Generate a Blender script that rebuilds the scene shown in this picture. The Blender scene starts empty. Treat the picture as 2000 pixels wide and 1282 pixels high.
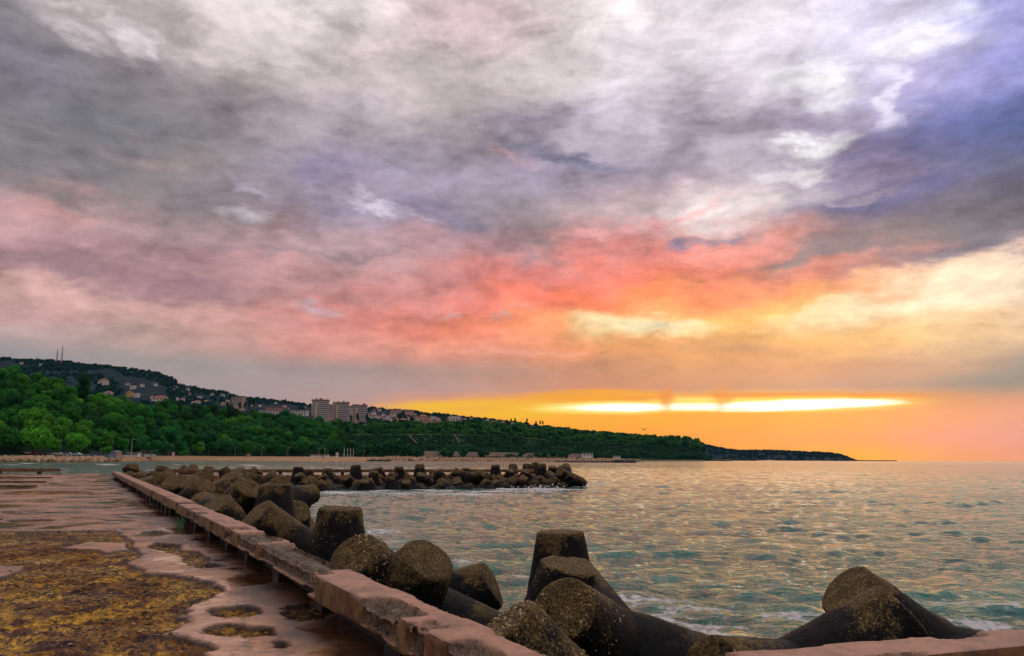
import bpy, math, random
import numpy as np
R = math.radians
scene = bpy.context.scene
COL = scene.collection

# ---------------------------------------------------------------- camera
CAM_Z = 3.2                      # eye height above the sea
DECK = 1.3                       # pier deck above the sea
FPX, PITCH, ROLL = 1500.0, R(9.59), R(0.43)
cam_data = bpy.data.cameras.new('camera')
cam_data.lens = 27.0; cam_data.sensor_width = 36.0
cam_data.clip_start = 0.1; cam_data.clip_end = 60000
cam = bpy.data.objects.new('camera', cam_data); COL.objects.link(cam)
from mathutils import Matrix, Vector
cam.matrix_world = Matrix.Translation((0, 0, CAM_Z)) @ (Matrix.Rotation(R(90) + PITCH, 4, 'X') @ Matrix.Rotation(ROLL, 4, 'Z'))
scene.camera = cam
scene.view_settings.view_transform = 'Standard'
scene.view_settings.look = 'None'
scene.view_settings.exposure = 0.0
scene.view_settings.gamma = 1.0
scene.view_settings.use_curve_mapping = False

_cr, _sr, _cp, _sp = math.cos(ROLL), math.sin(ROLL), math.cos(PITCH), math.sin(PITCH)
def ray(px, py):
    """world direction (per metre forward) seen at a point of the photograph"""
    u, v = px - 1000.0, py - 641.0
    x, y = u * _cr + v * _sr, -u * _sr + v * _cr
    X = x; Y = FPX * _cp + y * _sp; Z = FPX * _sp - y * _cp
    return X / Y, Z / Y
def at_d(px, py, Y):
    a, b = ray(px, py)
    return Vector((a * Y, Y, CAM_Z + b * Y))
def at_z(px, py, z):
    a, b = ray(px, py)
    Y = (z - CAM_Z) / b
    return Vector((a * Y, Y, z))
def angles(px, py):
    a, b = ray(px, py)
    return math.degrees(math.atan2(a, 1)), math.degrees(math.atan2(b, math.hypot(a, 1)))

def lin(c):
    return tuple(((v / 255) / 12.92 if v / 255 <= .04045 else ((v / 255 + .055) / 1.055) ** 2.4) for v in c)

# ---------------------------------------------------------------- node kit
class Kit:
    def __init__(s, tree): s.t = tree; s.L = tree.links.new
    def n(s, kind, **kw):
        nd = s.t.nodes.new(kind)
        for k, v in kw.items(): setattr(nd, k, v)
        return nd
    def put(s, sock, v):
        if v is None: return
        if isinstance(v, bpy.types.NodeSocket): s.L(v, sock)
        else:
            if hasattr(sock.default_value, '__len__') and not hasattr(v, '__len__'): v = (v,) * len(sock.default_value)
            if hasattr(sock.default_value, '__len__') and len(sock.default_value) == 4 and len(v) == 3: v = tuple(v) + (1,)
            sock.default_value = v
    def math(s, op, a, b=None, c=None, clamp=False):
        nd = s.n('ShaderNodeMath', operation=op, use_clamp=clamp)
        s.put(nd.inputs[0], a); s.put(nd.inputs[1], b); s.put(nd.inputs[2], c)
        return nd.outputs[0]
    def vmath(s, op, a, b=None, out=0):
        nd = s.n('ShaderNodeVectorMath', operation=op)
        s.put(nd.inputs[0], a); s.put(nd.inputs[1], b)
        return nd.outputs[out]
    def after(s, a, prev):
        nd = s.n('ShaderNodeVectorMath', operation='MULTIPLY_ADD'); s.put(nd.inputs[0], prev); s.put(nd.inputs[1], (1e-9,) * 3); s.put(nd.inputs[2], a)
        return nd.outputs[0]
    def scale(s, a, f):
        nd = s.n('ShaderNodeVectorMath', operation='SCALE'); s.put(nd.inputs[0], a); s.put(nd.inputs['Scale'], f); return nd.outputs[0]
    def noise(s, vec, scale, detail=4, rough=.5, dist=0, out='Fac', w=None):
        nd = s.n('ShaderNodeTexNoise')
        s.put(nd.inputs['Vector'], vec); s.put(nd.inputs['Scale'], scale); s.put(nd.inputs['Detail'], detail)
        s.put(nd.inputs['Roughness'], rough); s.put(nd.inputs['Distortion'], dist)
        return nd.outputs[out]
    def voro(s, vec, scale, feature='F1', out='Distance', rnd=1):
        nd = s.n('ShaderNodeTexVoronoi', feature=feature); s.put(nd.inputs['Vector'], vec); s.put(nd.inputs['Scale'], scale)
        if 'Randomness' in nd.inputs: s.put(nd.inputs['Randomness'], rnd)
        return nd.outputs[out]
    def ramp(s, fac, stops, interp='LINEAR'):
        nd = s.n('ShaderNodeValToRGB'); cr = nd.color_ramp; cr.interpolation = interp
        cr.elements[0].position = stops[0][0]; cr.elements[-1].position = stops[-1][0]
        for p, c in stops[1:-1]: cr.elements.new(p)
        for e, (p, c) in zip(cr.elements, stops):
            e.position = p; e.color = (tuple(c) + (1,)) if hasattr(c, '__len__') else (c, c, c, 1)
        s.put(nd.inputs[0], fac)
        return nd.outputs[0]
    def rng(s, v, a, b, c=0., d=1., kind='LINEAR'):
        nd = s.n('ShaderNodeMapRange', interpolation_type=kind)
        for i, x in enumerate((v, a, b, c, d)): s.put(nd.inputs[i], x)
        return nd.outputs[0]
    def mix(s, f, a, b, blend='MIX'):
        nd = s.n('ShaderNodeMix', data_type='RGBA', blend_type=blend)
        s.put(nd.inputs[0], f); s.put(nd.inputs[6], a); s.put(nd.inputs[7], b)
        return nd.outputs[2]
    def xyz(s, v):
        nd = s.n('ShaderNodeSeparateXYZ'); s.put(nd.inputs[0], v); return nd.outputs
    def comb(s, x, y, z):
        nd = s.n('ShaderNodeCombineXYZ'); s.put(nd.inputs[0], x); s.put(nd.inputs[1], y); s.put(nd.inputs[2], z); return nd.outputs[0]
    def bump(s, h, strength=.5, dist=.02, normal=None):
        nd = s.n('ShaderNodeBump'); s.put(nd.inputs['Strength'], strength); s.put(nd.inputs['Distance'], dist); s.put(nd.inputs['Height'], h)
        if normal is not None: s.L(normal, nd.inputs['Normal'])
        return nd.outputs[0]

# ---------------------------------------------------------------- sky and clouds
SUN_AZ, SUN_EL = 21.0, 4.0
world = bpy.data.worlds.new('World'); scene.world = world; world.use_nodes = True
wt = world.node_tree; wt.nodes.clear(); K = Kit(wt)
direction = K.vmath('NORMALIZE', K.n('ShaderNodeTexCoord').outputs['Generated'])
dx, dy, dz = K.xyz(direction)
az = K.math('MULTIPLY', K.math('ARCTAN2', dx, dy), 57.29578)
el = K.math('MULTIPLY', K.math('ARCSINE', dz), 57.29578)
# cloud layer seen in perspective: a plane above, so streaks tighten towards the horizon
den = K.math('ADD', K.math('ABSOLUTE', dz), 0.16)
plane = K.comb(K.math('DIVIDE', dx, den), K.math('DIVIDE', dy, den), 0.0)
calm = K.rng(el, 4.0, 11.0, 0.0, 1.0, 'SMOOTHSTEP')
wob1 = K.vmath('SUBTRACT', K.noise(plane, 1.1, 5, .55, .3, 'Color'), (.5, .5, .5))
wob2 = K.vmath('SUBTRACT', K.noise(K.comb(az, K.math('MULTIPLY', el, 2.2), 3.0), .16, 5, .6, .2, 'Color'), (.5, .5, .5))
wob1s = K.vmath('MULTIPLY', wob1, K.comb(K.math('MULTIPLY_ADD', calm, 4., 3.), K.math('MULTIPLY_ADD', calm, 2.6, .25), 0.0))
wob2s = K.vmath('MULTIPLY', wob2, K.comb(K.math('MULTIPLY_ADD', calm, 9., 3.), K.math('MULTIPLY_ADD', calm, 4.5, .5), 0.0))
pos0 = K.comb(az, el, 0.0)
pos = K.vmath('ADD', pos0, K.vmath('ADD', wob1s, wob2s))
px_, py_, pz_ = K.xyz(pos)
AZS = [-36, -30, -24, -18, -12, -6, 0, 6, 12, 18, 24, 30, 36]
GRID = {
 0: [(185,155,150)]*3+[(195,150,140),(215,150,125),(250,150,75),(255,165,50),(255,162,50),(255,160,55),(255,160,68),(255,178,62),(250,165,110),(240,160,130)],
 1.5: [(180,155,152)]*3+[(185,155,150),(220,150,125),(250,150,72),(255,165,45),(255,162,42),(255,158,62),(255,158,78),(255,160,95),(245,160,135),(238,160,145)],
 3: [(175,152,152)]*3+[(180,155,150),(215,152,130),(250,155,70),(255,178,38),(255,174,42),(255,168,52),(255,166,62),(255,170,85),(246,164,120),(240,165,145)],
 4.1: [(165,150,152)]*3+[(172,152,150),(190,155,148),(222,152,115),(255,168,50),(255,185,50),(255,190,60),(255,190,70),(255,180,80),(252,160,95),(225,160,140)],
 5: [(155,147,150),(162,150,150),(165,150,150),(170,153,150),(180,155,150),(186,150,145),(200,146,125),(214,142,108),(206,142,116),(205,150,120),(196,150,134),(180,150,140),(150,140,135)],
 6.2: [(150,145,148),(160,150,150),(165,155,150),(165,150,148),(168,146,142),(176,145,136),(192,142,122),(206,142,112),(216,152,110),(214,150,114),(222,160,124),(200,165,142),(142,140,135)],
 8: [(172,152,150),(192,165,160),(200,166,156),(206,150,140),(218,146,135),(238,152,130),(240,150,120),(240,155,105),(236,165,98),(218,156,108),(245,182,112),(255,214,155),(240,200,170)],
 10: [(195,155,150),(208,164,157),(208,166,158),(208,150,144),(220,140,130),(238,136,116),(252,145,106),(255,172,105),(255,205,130),(245,182,98),(252,198,130),(255,216,165),(255,220,185)],
 12: [(172,135,140),(166,130,135),(178,140,141),(184,140,141),(206,146,142),(218,137,130),(236,124,104),(250,124,90),(255,145,88),(255,160,95),(244,156,110),(255,226,185),(255,230,205)],
 13.5: [(185,145,148),(178,140,142),(168,136,140),(188,142,144),(206,156,156),(212,142,138),(212,130,125),(240,128,110),(245,130,105),(240,140,120),(205,140,130),(220,180,165),(230,195,185)],
 15: [(190,150,155),(190,150,150),(152,134,138),(178,142,145),(190,160,165),(195,150,155),(175,132,136),(226,142,138),(238,138,125),(236,152,140),(160,132,130),(142,125,126),(128,120,125)],
 18: [(150,140,145),(126,120,120),(140,130,130),(150,132,142),(172,156,172),(150,136,160),(152,140,146),(190,166,170),(226,194,196),(226,206,206),(142,128,165),(120,115,140),(105,105,130)],
 21: [(118,114,118),(124,119,120),(150,140,140),(160,150,160),(166,152,180),(160,150,165),(166,150,170),(154,144,165),(166,148,166),(206,196,206),(166,148,176),(110,115,165),(88,104,155)],
 24: [(125,120,130),(140,131,135),(124,119,120),(170,156,160),(186,172,182),(166,155,156),(162,147,165),(200,186,200),(190,176,190),(182,168,186),(208,198,226),(166,158,206),(120,125,185)],
 28: [(150,145,150),(190,176,175),(205,190,190),(226,213,212),(216,199,200),(190,178,178),(188,173,173),(226,216,215),(222,212,222),(232,222,230),(226,219,236),(222,216,240),(165,165,225)],
 32: [(190,180,180),(205,192,192),(222,208,208),(240,228,226),(242,228,228),(208,185,187),(230,202,208),(242,231,228),(226,216,222),(238,230,235),(236,226,236),(236,228,242),(180,175,230)],
 40: [(214,204,206),(218,208,209),(224,214,214),(232,221,221),(234,223,223),(228,216,218),(230,219,222),(234,225,226),(230,221,227),(230,223,231),(228,221,231),(222,215,230),(210,204,226)],
}
uu = K.rng(px_, -36., 36.)
els = sorted(GRID)
cur = None; prev = None
for e in els:
    c = K.ramp(uu, [(i / 12, lin(col)) for i, col in enumerate(GRID[e])], 'LINEAR' if e < 5 else 'B_SPLINE')
    if cur is None: cur = c
    else: cur = K.mix(K.rng(py_, prev, e, 0., 1., 'SMOOTHSTEP' if e not in (5,) else 'LINEAR'), cur, c)
    prev = e
# the same overcast goes on round the rest of the horizon
side = K.rng(K.math('ABSOLUTE', az), 33., 75., 0., 1., 'SMOOTHSTEP')
around = K.ramp(K.rng(el, 0., 60.), [(0., lin((178,150,148))), (.12, lin((172,148,148))), (.3, lin((150,138,145))), (.6, lin((218,208,214))), (1., lin((232,224,230)))])
cur = K.mix(side, cur, around)
# smaller cloud masses, each a soft patch of its own colour: px, py, half sizes (px), tilt, colour, strength
PATCH = [
 (210,232,130,42,8,(112,113,120),.75),(60,150,80,55,0,(124,120,132),.6),(60,290,130,30,0,(118,117,120),.6),(640,95,60,38,0,(196,182,182),.5),
 (390,150,60,30,0,(160,150,150),.6),(520,80,45,30,0,(198,184,182),.5),(235,76,70,16,-16,(250,240,242),.7),(170,95,60,12,-12,(238,226,228),.5),
 (110,398,90,22,5,(214,162,160),.7),(265,300,60,16,5,(172,148,150),.5),(400,400,90,22,0,(140,130,130),.5),
 (768,414,66,12,-18,(222,212,228),.75),(480,420,42,14,0,(214,204,212),.65),(620,340,60,20,0,(140,130,165),.5),(500,365,46,12,-25,(186,176,196),.6),
 (850,405,90,25,-12,(132,124,148),.6),(640,400,60,18,0,(142,132,158),.5),(1000,240,75,14,0,(138,126,148),.7),(1010,285,80,16,0,(132,130,146),.7),
 (1110,312,80,14,-14,(104,108,134),.85),(985,300,60,7,-22,(204,160,164),.6),(1290,272,60,26,0,(150,138,154),.6),(1265,232,26,10,0,(222,210,226),.7),
 (1440,235,190,24,-5,(146,132,150),.75),(1560,158,78,30,-8,(252,250,252),.95),(1702,188,26,48,0,(240,236,252),.8),(1745,78,75,24,14,(252,250,252),.85),
 (1590,284,60,15,0,(252,248,248),.9),(1580,302,26,9,0,(192,180,184),.7),(1560,328,60,14,5,(240,232,232),.8),(1860,230,150,34,10,(100,108,160),.5),(1950,70,60,80,0,(172,172,232),.6),
 (1720,370,170,14,4,(112,110,155),.85),(1690,400,130,24,-4,(108,108,146),.8),(1640,385,80,7,5,(176,160,170),.7),(1940,420,110,40,0,(120,116,128),.7),
 (1400,400,160,30,0,(236,226,222),.7),(1240,440,180,9,14,(238,166,168),.8),(1330,470,55,13,8,(126,122,150),.9),(1420,455,42,12,0,(138,130,150),.85),
 (1640,478,130,16,4,(128,120,128),.85),(1520,508,60,14,12,(146,136,138),.8),(1800,488,150,14,6,(112,112,126),.85),(1940,470,100,18,0,(118,116,134),.8),
 (1060,488,80,13,-4,(132,124,128),.75),(1050,455,60,16,0,(142,134,142),.6),(900,520,100,12,0,(190,140,145),.5),(130,518,110,20,0,(150,120,128),.7),(70,600,130,16,0,(186,142,142),.5),
 (380,560,140,17,-4,(160,124,132),.8),(280,440,120,14,0,(190,155,158),.5),(560,500,70,7,0,(150,132,140),.7),(680,495,90,7,3,(152,132,138),.7),(640,606,52,9,0,(206,188,202),.6),
 (890,600,25,8,0,(196,160,160),.7),(975,608,20,10,0,(205,160,150),.7),(1255,634,120,20,-4,(255,244,200),.95),(1200,645,80,26,0,(255,225,160),.6),
 (1480,680,170,12,-2,(205,150,112),.7),(1560,530,200,22,8,(226,140,122),.75),(1000,690,150,7,0,(242,170,145),.6),
 (1700,595,140,20,8,(255,240,200),.7),(1900,560,130,40,0,(255,236,208),.6),(1960,745,130,30,5,(142,142,134),.75),(1800,620,160,10,0,(250,200,150),.5),
]
for (x, y, sx, sy, tilt, col, st) in PATCH:
    a, e = angles(x, y)
    nd = K.n('ShaderNodeMapping', vector_type='TEXTURE')
    K.put(nd.inputs['Vector'], K.after(pos, cur))
    nd.inputs['Location'].default_value = (a, e, 0); nd.inputs['Rotation'].default_value = (0, 0, R(tilt))
    nd.inputs['Scale'].default_value = (sx * 1.25 / 27., sy * 1.35 / 27., 1)
    f = K.rng(K.vmath('LENGTH', nd.outputs[0], out='Value'), 1.35, .0, 0., st, 'SMOOTHSTEP')
    cur = K.mix(f, cur, lin(col))
# fine cloud relief
shade = K.math('ADD', K.math('MULTIPLY', K.math('SUBTRACT', K.noise(plane, 3.4, 7, .6, .2), .5), .5),
               K.math('MULTIPLY', K.math('SUBTRACT', K.noise(K.vmath('ADD', K.comb(az, K.math('MULTIPLY', el, 1.9), 7.), K.scale(wob2, 5.)), .17, 8, .60, .25), .5), 1.75))
shade = K.math('ADD', shade, K.math('MULTIPLY', K.math('SUBTRACT', K.noise(K.vmath('ADD', K.comb(az, K.math('MULTIPLY', el, 2.4), 2.), K.scale(wob1, 4.)), .55, 6, .58, .1), .5), .75))
shade = K.math('MULTIPLY', shade, K.math('MULTIPLY_ADD', calm, .85, .12))
cur = K.mix(1., cur, K.math('ADD', shade, 1.06), 'MULTIPLY')
# hue drift between lilac and warm grey
hue = K.math('SUBTRACT', K.noise(plane, 1.9, 4, .5, .2), .5)
cur = K.mix(K.math('MULTIPLY', K.math('MULTIPLY', hue, calm), 1.1, clamp=True), cur, K.mix(1., cur, (.86, .88, 1.12), 'MULTIPLY'))
# the bright break above the horizon, streaked
streak = K.noise(K.comb(K.math('MULTIPLY', az, .10), K.math('MULTIPLY', el, 2.6), 1.), 1.6, 5, .55)
GAP = [(950,800,230,20,1,(255,196,40),1.0),(1180,776,150,17,0,(255,168,36),1.0),(1500,778,260,10,0,(255,150,60),.9),
       (1200,797,150,12,0,(255,236,130),1.15),(1535,790,200,15,0,(255,222,100),1.1),(1345,790,95,15,0,(255,222,110),1.1),
       (1215,797,100,7,0,(255,255,235),1.6),(1345,795,75,7,0,(255,252,215),1.5),(1530,792,165,10,1,(255,255,240),1.8),(1600,788,100,7,0,(255,255,240),1.7)]
gpos = K.vmath('ADD', pos0, K.vmath('MULTIPLY', wob2, (5., .35, 0.)))
for (x, y, sx, sy, tilt, col, gain) in GAP:
    a, e = angles(x, y)
    nd = K.n('ShaderNodeMapping', vector_type='TEXTURE'); K.put(nd.inputs['Vector'], K.after(gpos, cur))
    nd.inputs['Location'].default_value = (a, e, 0); nd.inputs['Rotation'].default_value = (0, 0, R(tilt))
    nd.inputs['Scale'].default_value = (sx * 1.2 / 26.5, sy * 1.25 / 26.5, 1)
    f = K.rng(K.vmath('LENGTH', nd.outputs[0], out='Value'), 1.05, .45, 0., 1., 'SMOOTHSTEP')
    f = K.math('MULTIPLY', f, K.rng(streak, .38, .55, .55, 1.))
    cur = K.mix(f, cur, tuple(v * gain for v in lin(col)))
for x, w, st in ((1302, 26, .8), (1405, 20, .65)):     # two shafts of rain hanging across the break
    a, e = angles(x, 780)
    nd = K.n('ShaderNodeMapping', vector_type='TEXTURE'); K.put(nd.inputs['Vector'], K.after(gpos, cur))
    nd.inputs['Location'].default_value = (a, e, 0); nd.inputs['Scale'].default_value = (w / 26.5, 36 / 26.5, 1)
    f = K.rng(K.vmath('LENGTH', nd.outputs[0], out='Value'), 1.0, .1, 0., st, 'SMOOTHSTEP')
    cur = K.mix(f, cur, lin((240, 140, 60)))
below = K.rng(el, -.2, -3., 0., 1.)
cur = K.mix(below, cur, lin((110, 105, 105)))
bg_cloud = K.n('ShaderNodeBackground'); K.put(bg_cloud.inputs[0], cur); bg_cloud.inputs[1].default_value = 1.0
sky = K.n('ShaderNodeTexSky', sky_type='NISHITA'); sky.sun_disc = False
sky.sun_elevation = R(SUN_EL); sky.sun_rotation = R(SUN_AZ); sky.altitude = 0; sky.dust_density = 2.0
bg_sky = K.n('ShaderNodeBackground'); K.put(bg_sky.inputs[0], sky.outputs[0]); bg_sky.inputs[1].default_value = 0.08
mixs = K.n('ShaderNodeMixShader'); mixs.inputs[0].default_value = 0.95      # cloud cover
K.L(bg_sky.outputs[0], mixs.inputs[1]); K.L(bg_cloud.outputs[0], mixs.inputs[2])
wo = K.n('ShaderNodeOutputWorld'); K.L(mixs.outputs[0], wo.inputs[0])

sun_data = bpy.data.lights.new('sun', 'SUN'); sun_data.energy = 0.5; sun_data.angle = R(90); sun_data.color = (1.0, .66, .38)
sun = bpy.data.objects.new('sun', sun_data); COL.objects.link(sun)
_s = Vector((math.sin(R(SUN_AZ)) * math.cos(R(SUN_EL)), math.cos(R(SUN_AZ)) * math.cos(R(SUN_EL)), math.sin(R(SUN_EL))))
sun.rotation_euler = _s.to_track_quat('Z', 'Y').to_euler()
world.cycles.sampling_method = 'MANUAL'; world.cycles.sample_map_resolution = 512

# ---------------------------------------------------------------- numpy noise
def _hash(ix, iy, iz, seed):
    h = (ix.astype(np.int64) * 374761393 + iy.astype(np.int64) * 668265263 + iz.astype(np.int64) * 2147483647 + seed * 1274126177) & 0xffffffff
    h = ((h ^ (h >> 13)) * 1274126177) & 0xffffffff
    h = ((h ^ (h >> 16)) * 2246822519) & 0xffffffff
    return ((h ^ (h >> 15)) & 0xffff) / 65535.0
def vnoise(p, seed=0):
    """value noise 0..1 at points p (n,3)"""
    f = np.floor(p); t = p - f; t = t * t * (3 - 2 * t); f = f.astype(np.int64)
    r = 0
    for a in (0, 1):
        wx = t[:, 0] if a else 1 - t[:, 0]
        for b in (0, 1):
            wy = t[:, 1] if b else 1 - t[:, 1]
            for c in (0, 1):
                wz = t[:, 2] if c else 1 - t[:, 2]
                r = r + wx * wy * wz * _hash(f[:, 0] + a, f[:, 1] + b, f[:, 2] + c, seed)
    return r
def fbm(p, octaves=4, seed=0, gain=.5):
    r = 0; a = 1; s = 0
    for i in range(octaves):
        r = r + a * vnoise(p * (2.03 ** i) + 17.3 * i, seed + i); s += a; a *= gain
    return r / s

# ---------------------------------------------------------------- objects
def mesh(name, V, F, mat=None, smooth=False, attrs=None, sharp=None):
    me = bpy.data.meshes.new(name)
    V = np.asarray(V, dtype=np.float32)
    if isinstance(F, np.ndarray):
        k = F.shape[1]
        me.vertices.add(len(V)); me.vertices.foreach_set('co', V.ravel())
        me.loops.add(F.size); me.loops.foreach_set('vertex_index', F.ravel().astype(np.int32))
        me.polygons.add(len(F)); me.polygons.foreach_set('loop_start', np.arange(0, F.size, k, dtype=np.int32))
        me.polygons.foreach_set('loop_total', np.full(len(F), k, dtype=np.int32))
        me.update(calc_edges=True)
    else:
        me.from_pydata([tuple(v) for v in V.tolist()], [], F)
    if attrs:
        for k, a in attrs.items():
            a = np.asarray(a, dtype=np.float32)
            at = me.attributes.new(k, 'FLOAT', 'POINT'); at.data.foreach_set('value', a)
    if mat:
        for m in (mat if isinstance(mat, (list, tuple)) else [mat]): me.materials.append(m)
    if smooth: me.polygons.foreach_set('use_smooth', np.ones(len(me.polygons), dtype=bool))
    if sharp: me.set_sharp_from_angle(angle=R(sharp))
    me.validate() if not isinstance(F, np.ndarray) else None
    return me
def obj(name, data, parent=None, loc=None, rot=None, label=None, cat=None, group=None, kind=None, scale=None):
    o = bpy.data.objects.new(name, data); COL.objects.link(o)
    if parent: o.parent = parent
    if loc is not None: o.location = loc
    if rot is not None: o.rotation_euler = rot
    if scale is not None: o.scale = scale if hasattr(scale, '__len__') else (scale,) * 3
    tag(o, label, cat, group, kind)
    return o
def tag(o, label=None, cat=None, group=None, kind=None):
    if label: o['label'] = label
    if cat: o['category'] = cat
    if group: o['group'] = group
    if kind: o['kind'] = kind
    return o
def copy_tree(o, parent=None, kids={}):
    c = o.copy(); COL.objects.link(c); c.parent = parent
    for ch in [x for x in KIDS.get(o.name, [])]: copy_tree(ch, c)
    return c
KIDS = {}
def part(name, data, parent, **kw):
    o = obj(name, data, parent, **kw); KIDS.setdefault(parent.name, []).append(o); return o
class MB:
    """collects boxes, tubes and prisms into one mesh"""
    def __init__(s): s.v = []; s.f = []; s.m = []
    def add(s, V, F, m=0):
        k = len(s.v); s.v += [tuple(v) for v in V]; s.f += [tuple(i + k for i in f) for f in F]; s.m += [m] * len(F)
    def box(s, x0, x1, y0, y1, z0, z1, m=0):
        s.add([(x0,y0,z0),(x1,y0,z0),(x1,y1,z0),(x0,y1,z0),(x0,y0,z1),(x1,y0,z1),(x1,y1,z1),(x0,y1,z1)],
              [(0,3,2,1),(4,5,6,7),(0,1,5,4),(1,2,6,5),(2,3,7,6),(3,0,4,7)], m)
    def tube(s, a, b, r0, r1=None, n=8, m=0):
        a = Vector(a); b = Vector(b); r1 = r0 if r1 is None else r1
        d = (b - a).normalized(); u = d.orthogonal().normalized(); w = d.cross(u)
        V = []
        for c, r in ((a, r0), (b, r1)):
            for i in range(n):
                t = 2 * math.pi * i / n; V.append(c + u * (r * math.cos(t)) + w * (r * math.sin(t)))
        F = [(i, (i + 1) % n, n + (i + 1) % n, n + i) for i in range(n)] + [tuple(range(n - 1, -1, -1)), tuple(range(n, 2 * n))]
        s.add(V, F, m)
    def prism(s, prof, y0, y1, m=0):
        """outline (x,z) extruded along y"""
        n = len(prof)
        V = [(x, y0, z) for x, z in prof] + [(x, y1, z) for x, z in prof]
        F = [tuple(range(n)), tuple(range(2 * n - 1, n - 1, -1))] + [(i, n + i, n + (i + 1) % n, (i + 1) % n) for i in range(n)]
        s.add(V, F, m)
    def mesh(s, name, mats, smooth=False, sharp=None):
        me = bpy.data.meshes.new(name); me.from_pydata(s.v, [], s.f)
        for m in (mats if isinstance(mats, (list, tuple)) else [mats]): me.materials.append(m)
        me.polygons.foreach_set('material_index', s.m)
        if smooth: me.polygons.foreach_set('use_smooth', [True] * len(s.f))
        if sharp: me.set_sharp_from_angle(angle=R(sharp))
        return me
def grid_faces(nr, nc):
    i = np.arange(nr - 1)[:, None] * nc + np.arange(nc - 1)[None, :]
    i = i.ravel()
    return np.stack([i, i + 1, i + nc + 1, i + nc], axis=1)

# ---------------------------------------------------------------- materials
def material(name):
    m = bpy.data.materials.new(name); m.use_nodes = True; t = m.node_tree; t.nodes.clear()
    k = Kit(t); b = k.n('ShaderNodeBsdfPrincipled'); o = k.n('ShaderNodeOutputMaterial'); k.L(b.outputs[0], o.inputs[0])
    return m, k, b
def attr(k, name):
    nd = k.n('ShaderNodeAttribute', attribute_name=name); return nd.outputs['Fac']
def plain(name, col, rough=.7, var=.25, scale=3., metal=0., bump=0., spec=.5):
    m, k, b = material(name)
    c = k.n('ShaderNodeTexCoord').outputs['Object']
    n = k.noise(c, scale, 5, .6)
    k.put(b.inputs['Base Color'], k.mix(1., col, k.rng(n, .25, .75, 1 - var, 1 + var), 'MULTIPLY'))
    b.inputs['Roughness'].default_value = rough; b.inputs['Metallic'].default_value = metal
    b.inputs['Specular IOR Level'].default_value = spec
    if bump: k.L(k.bump(n, bump, .05), b.inputs['Normal'])
    return m

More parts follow.
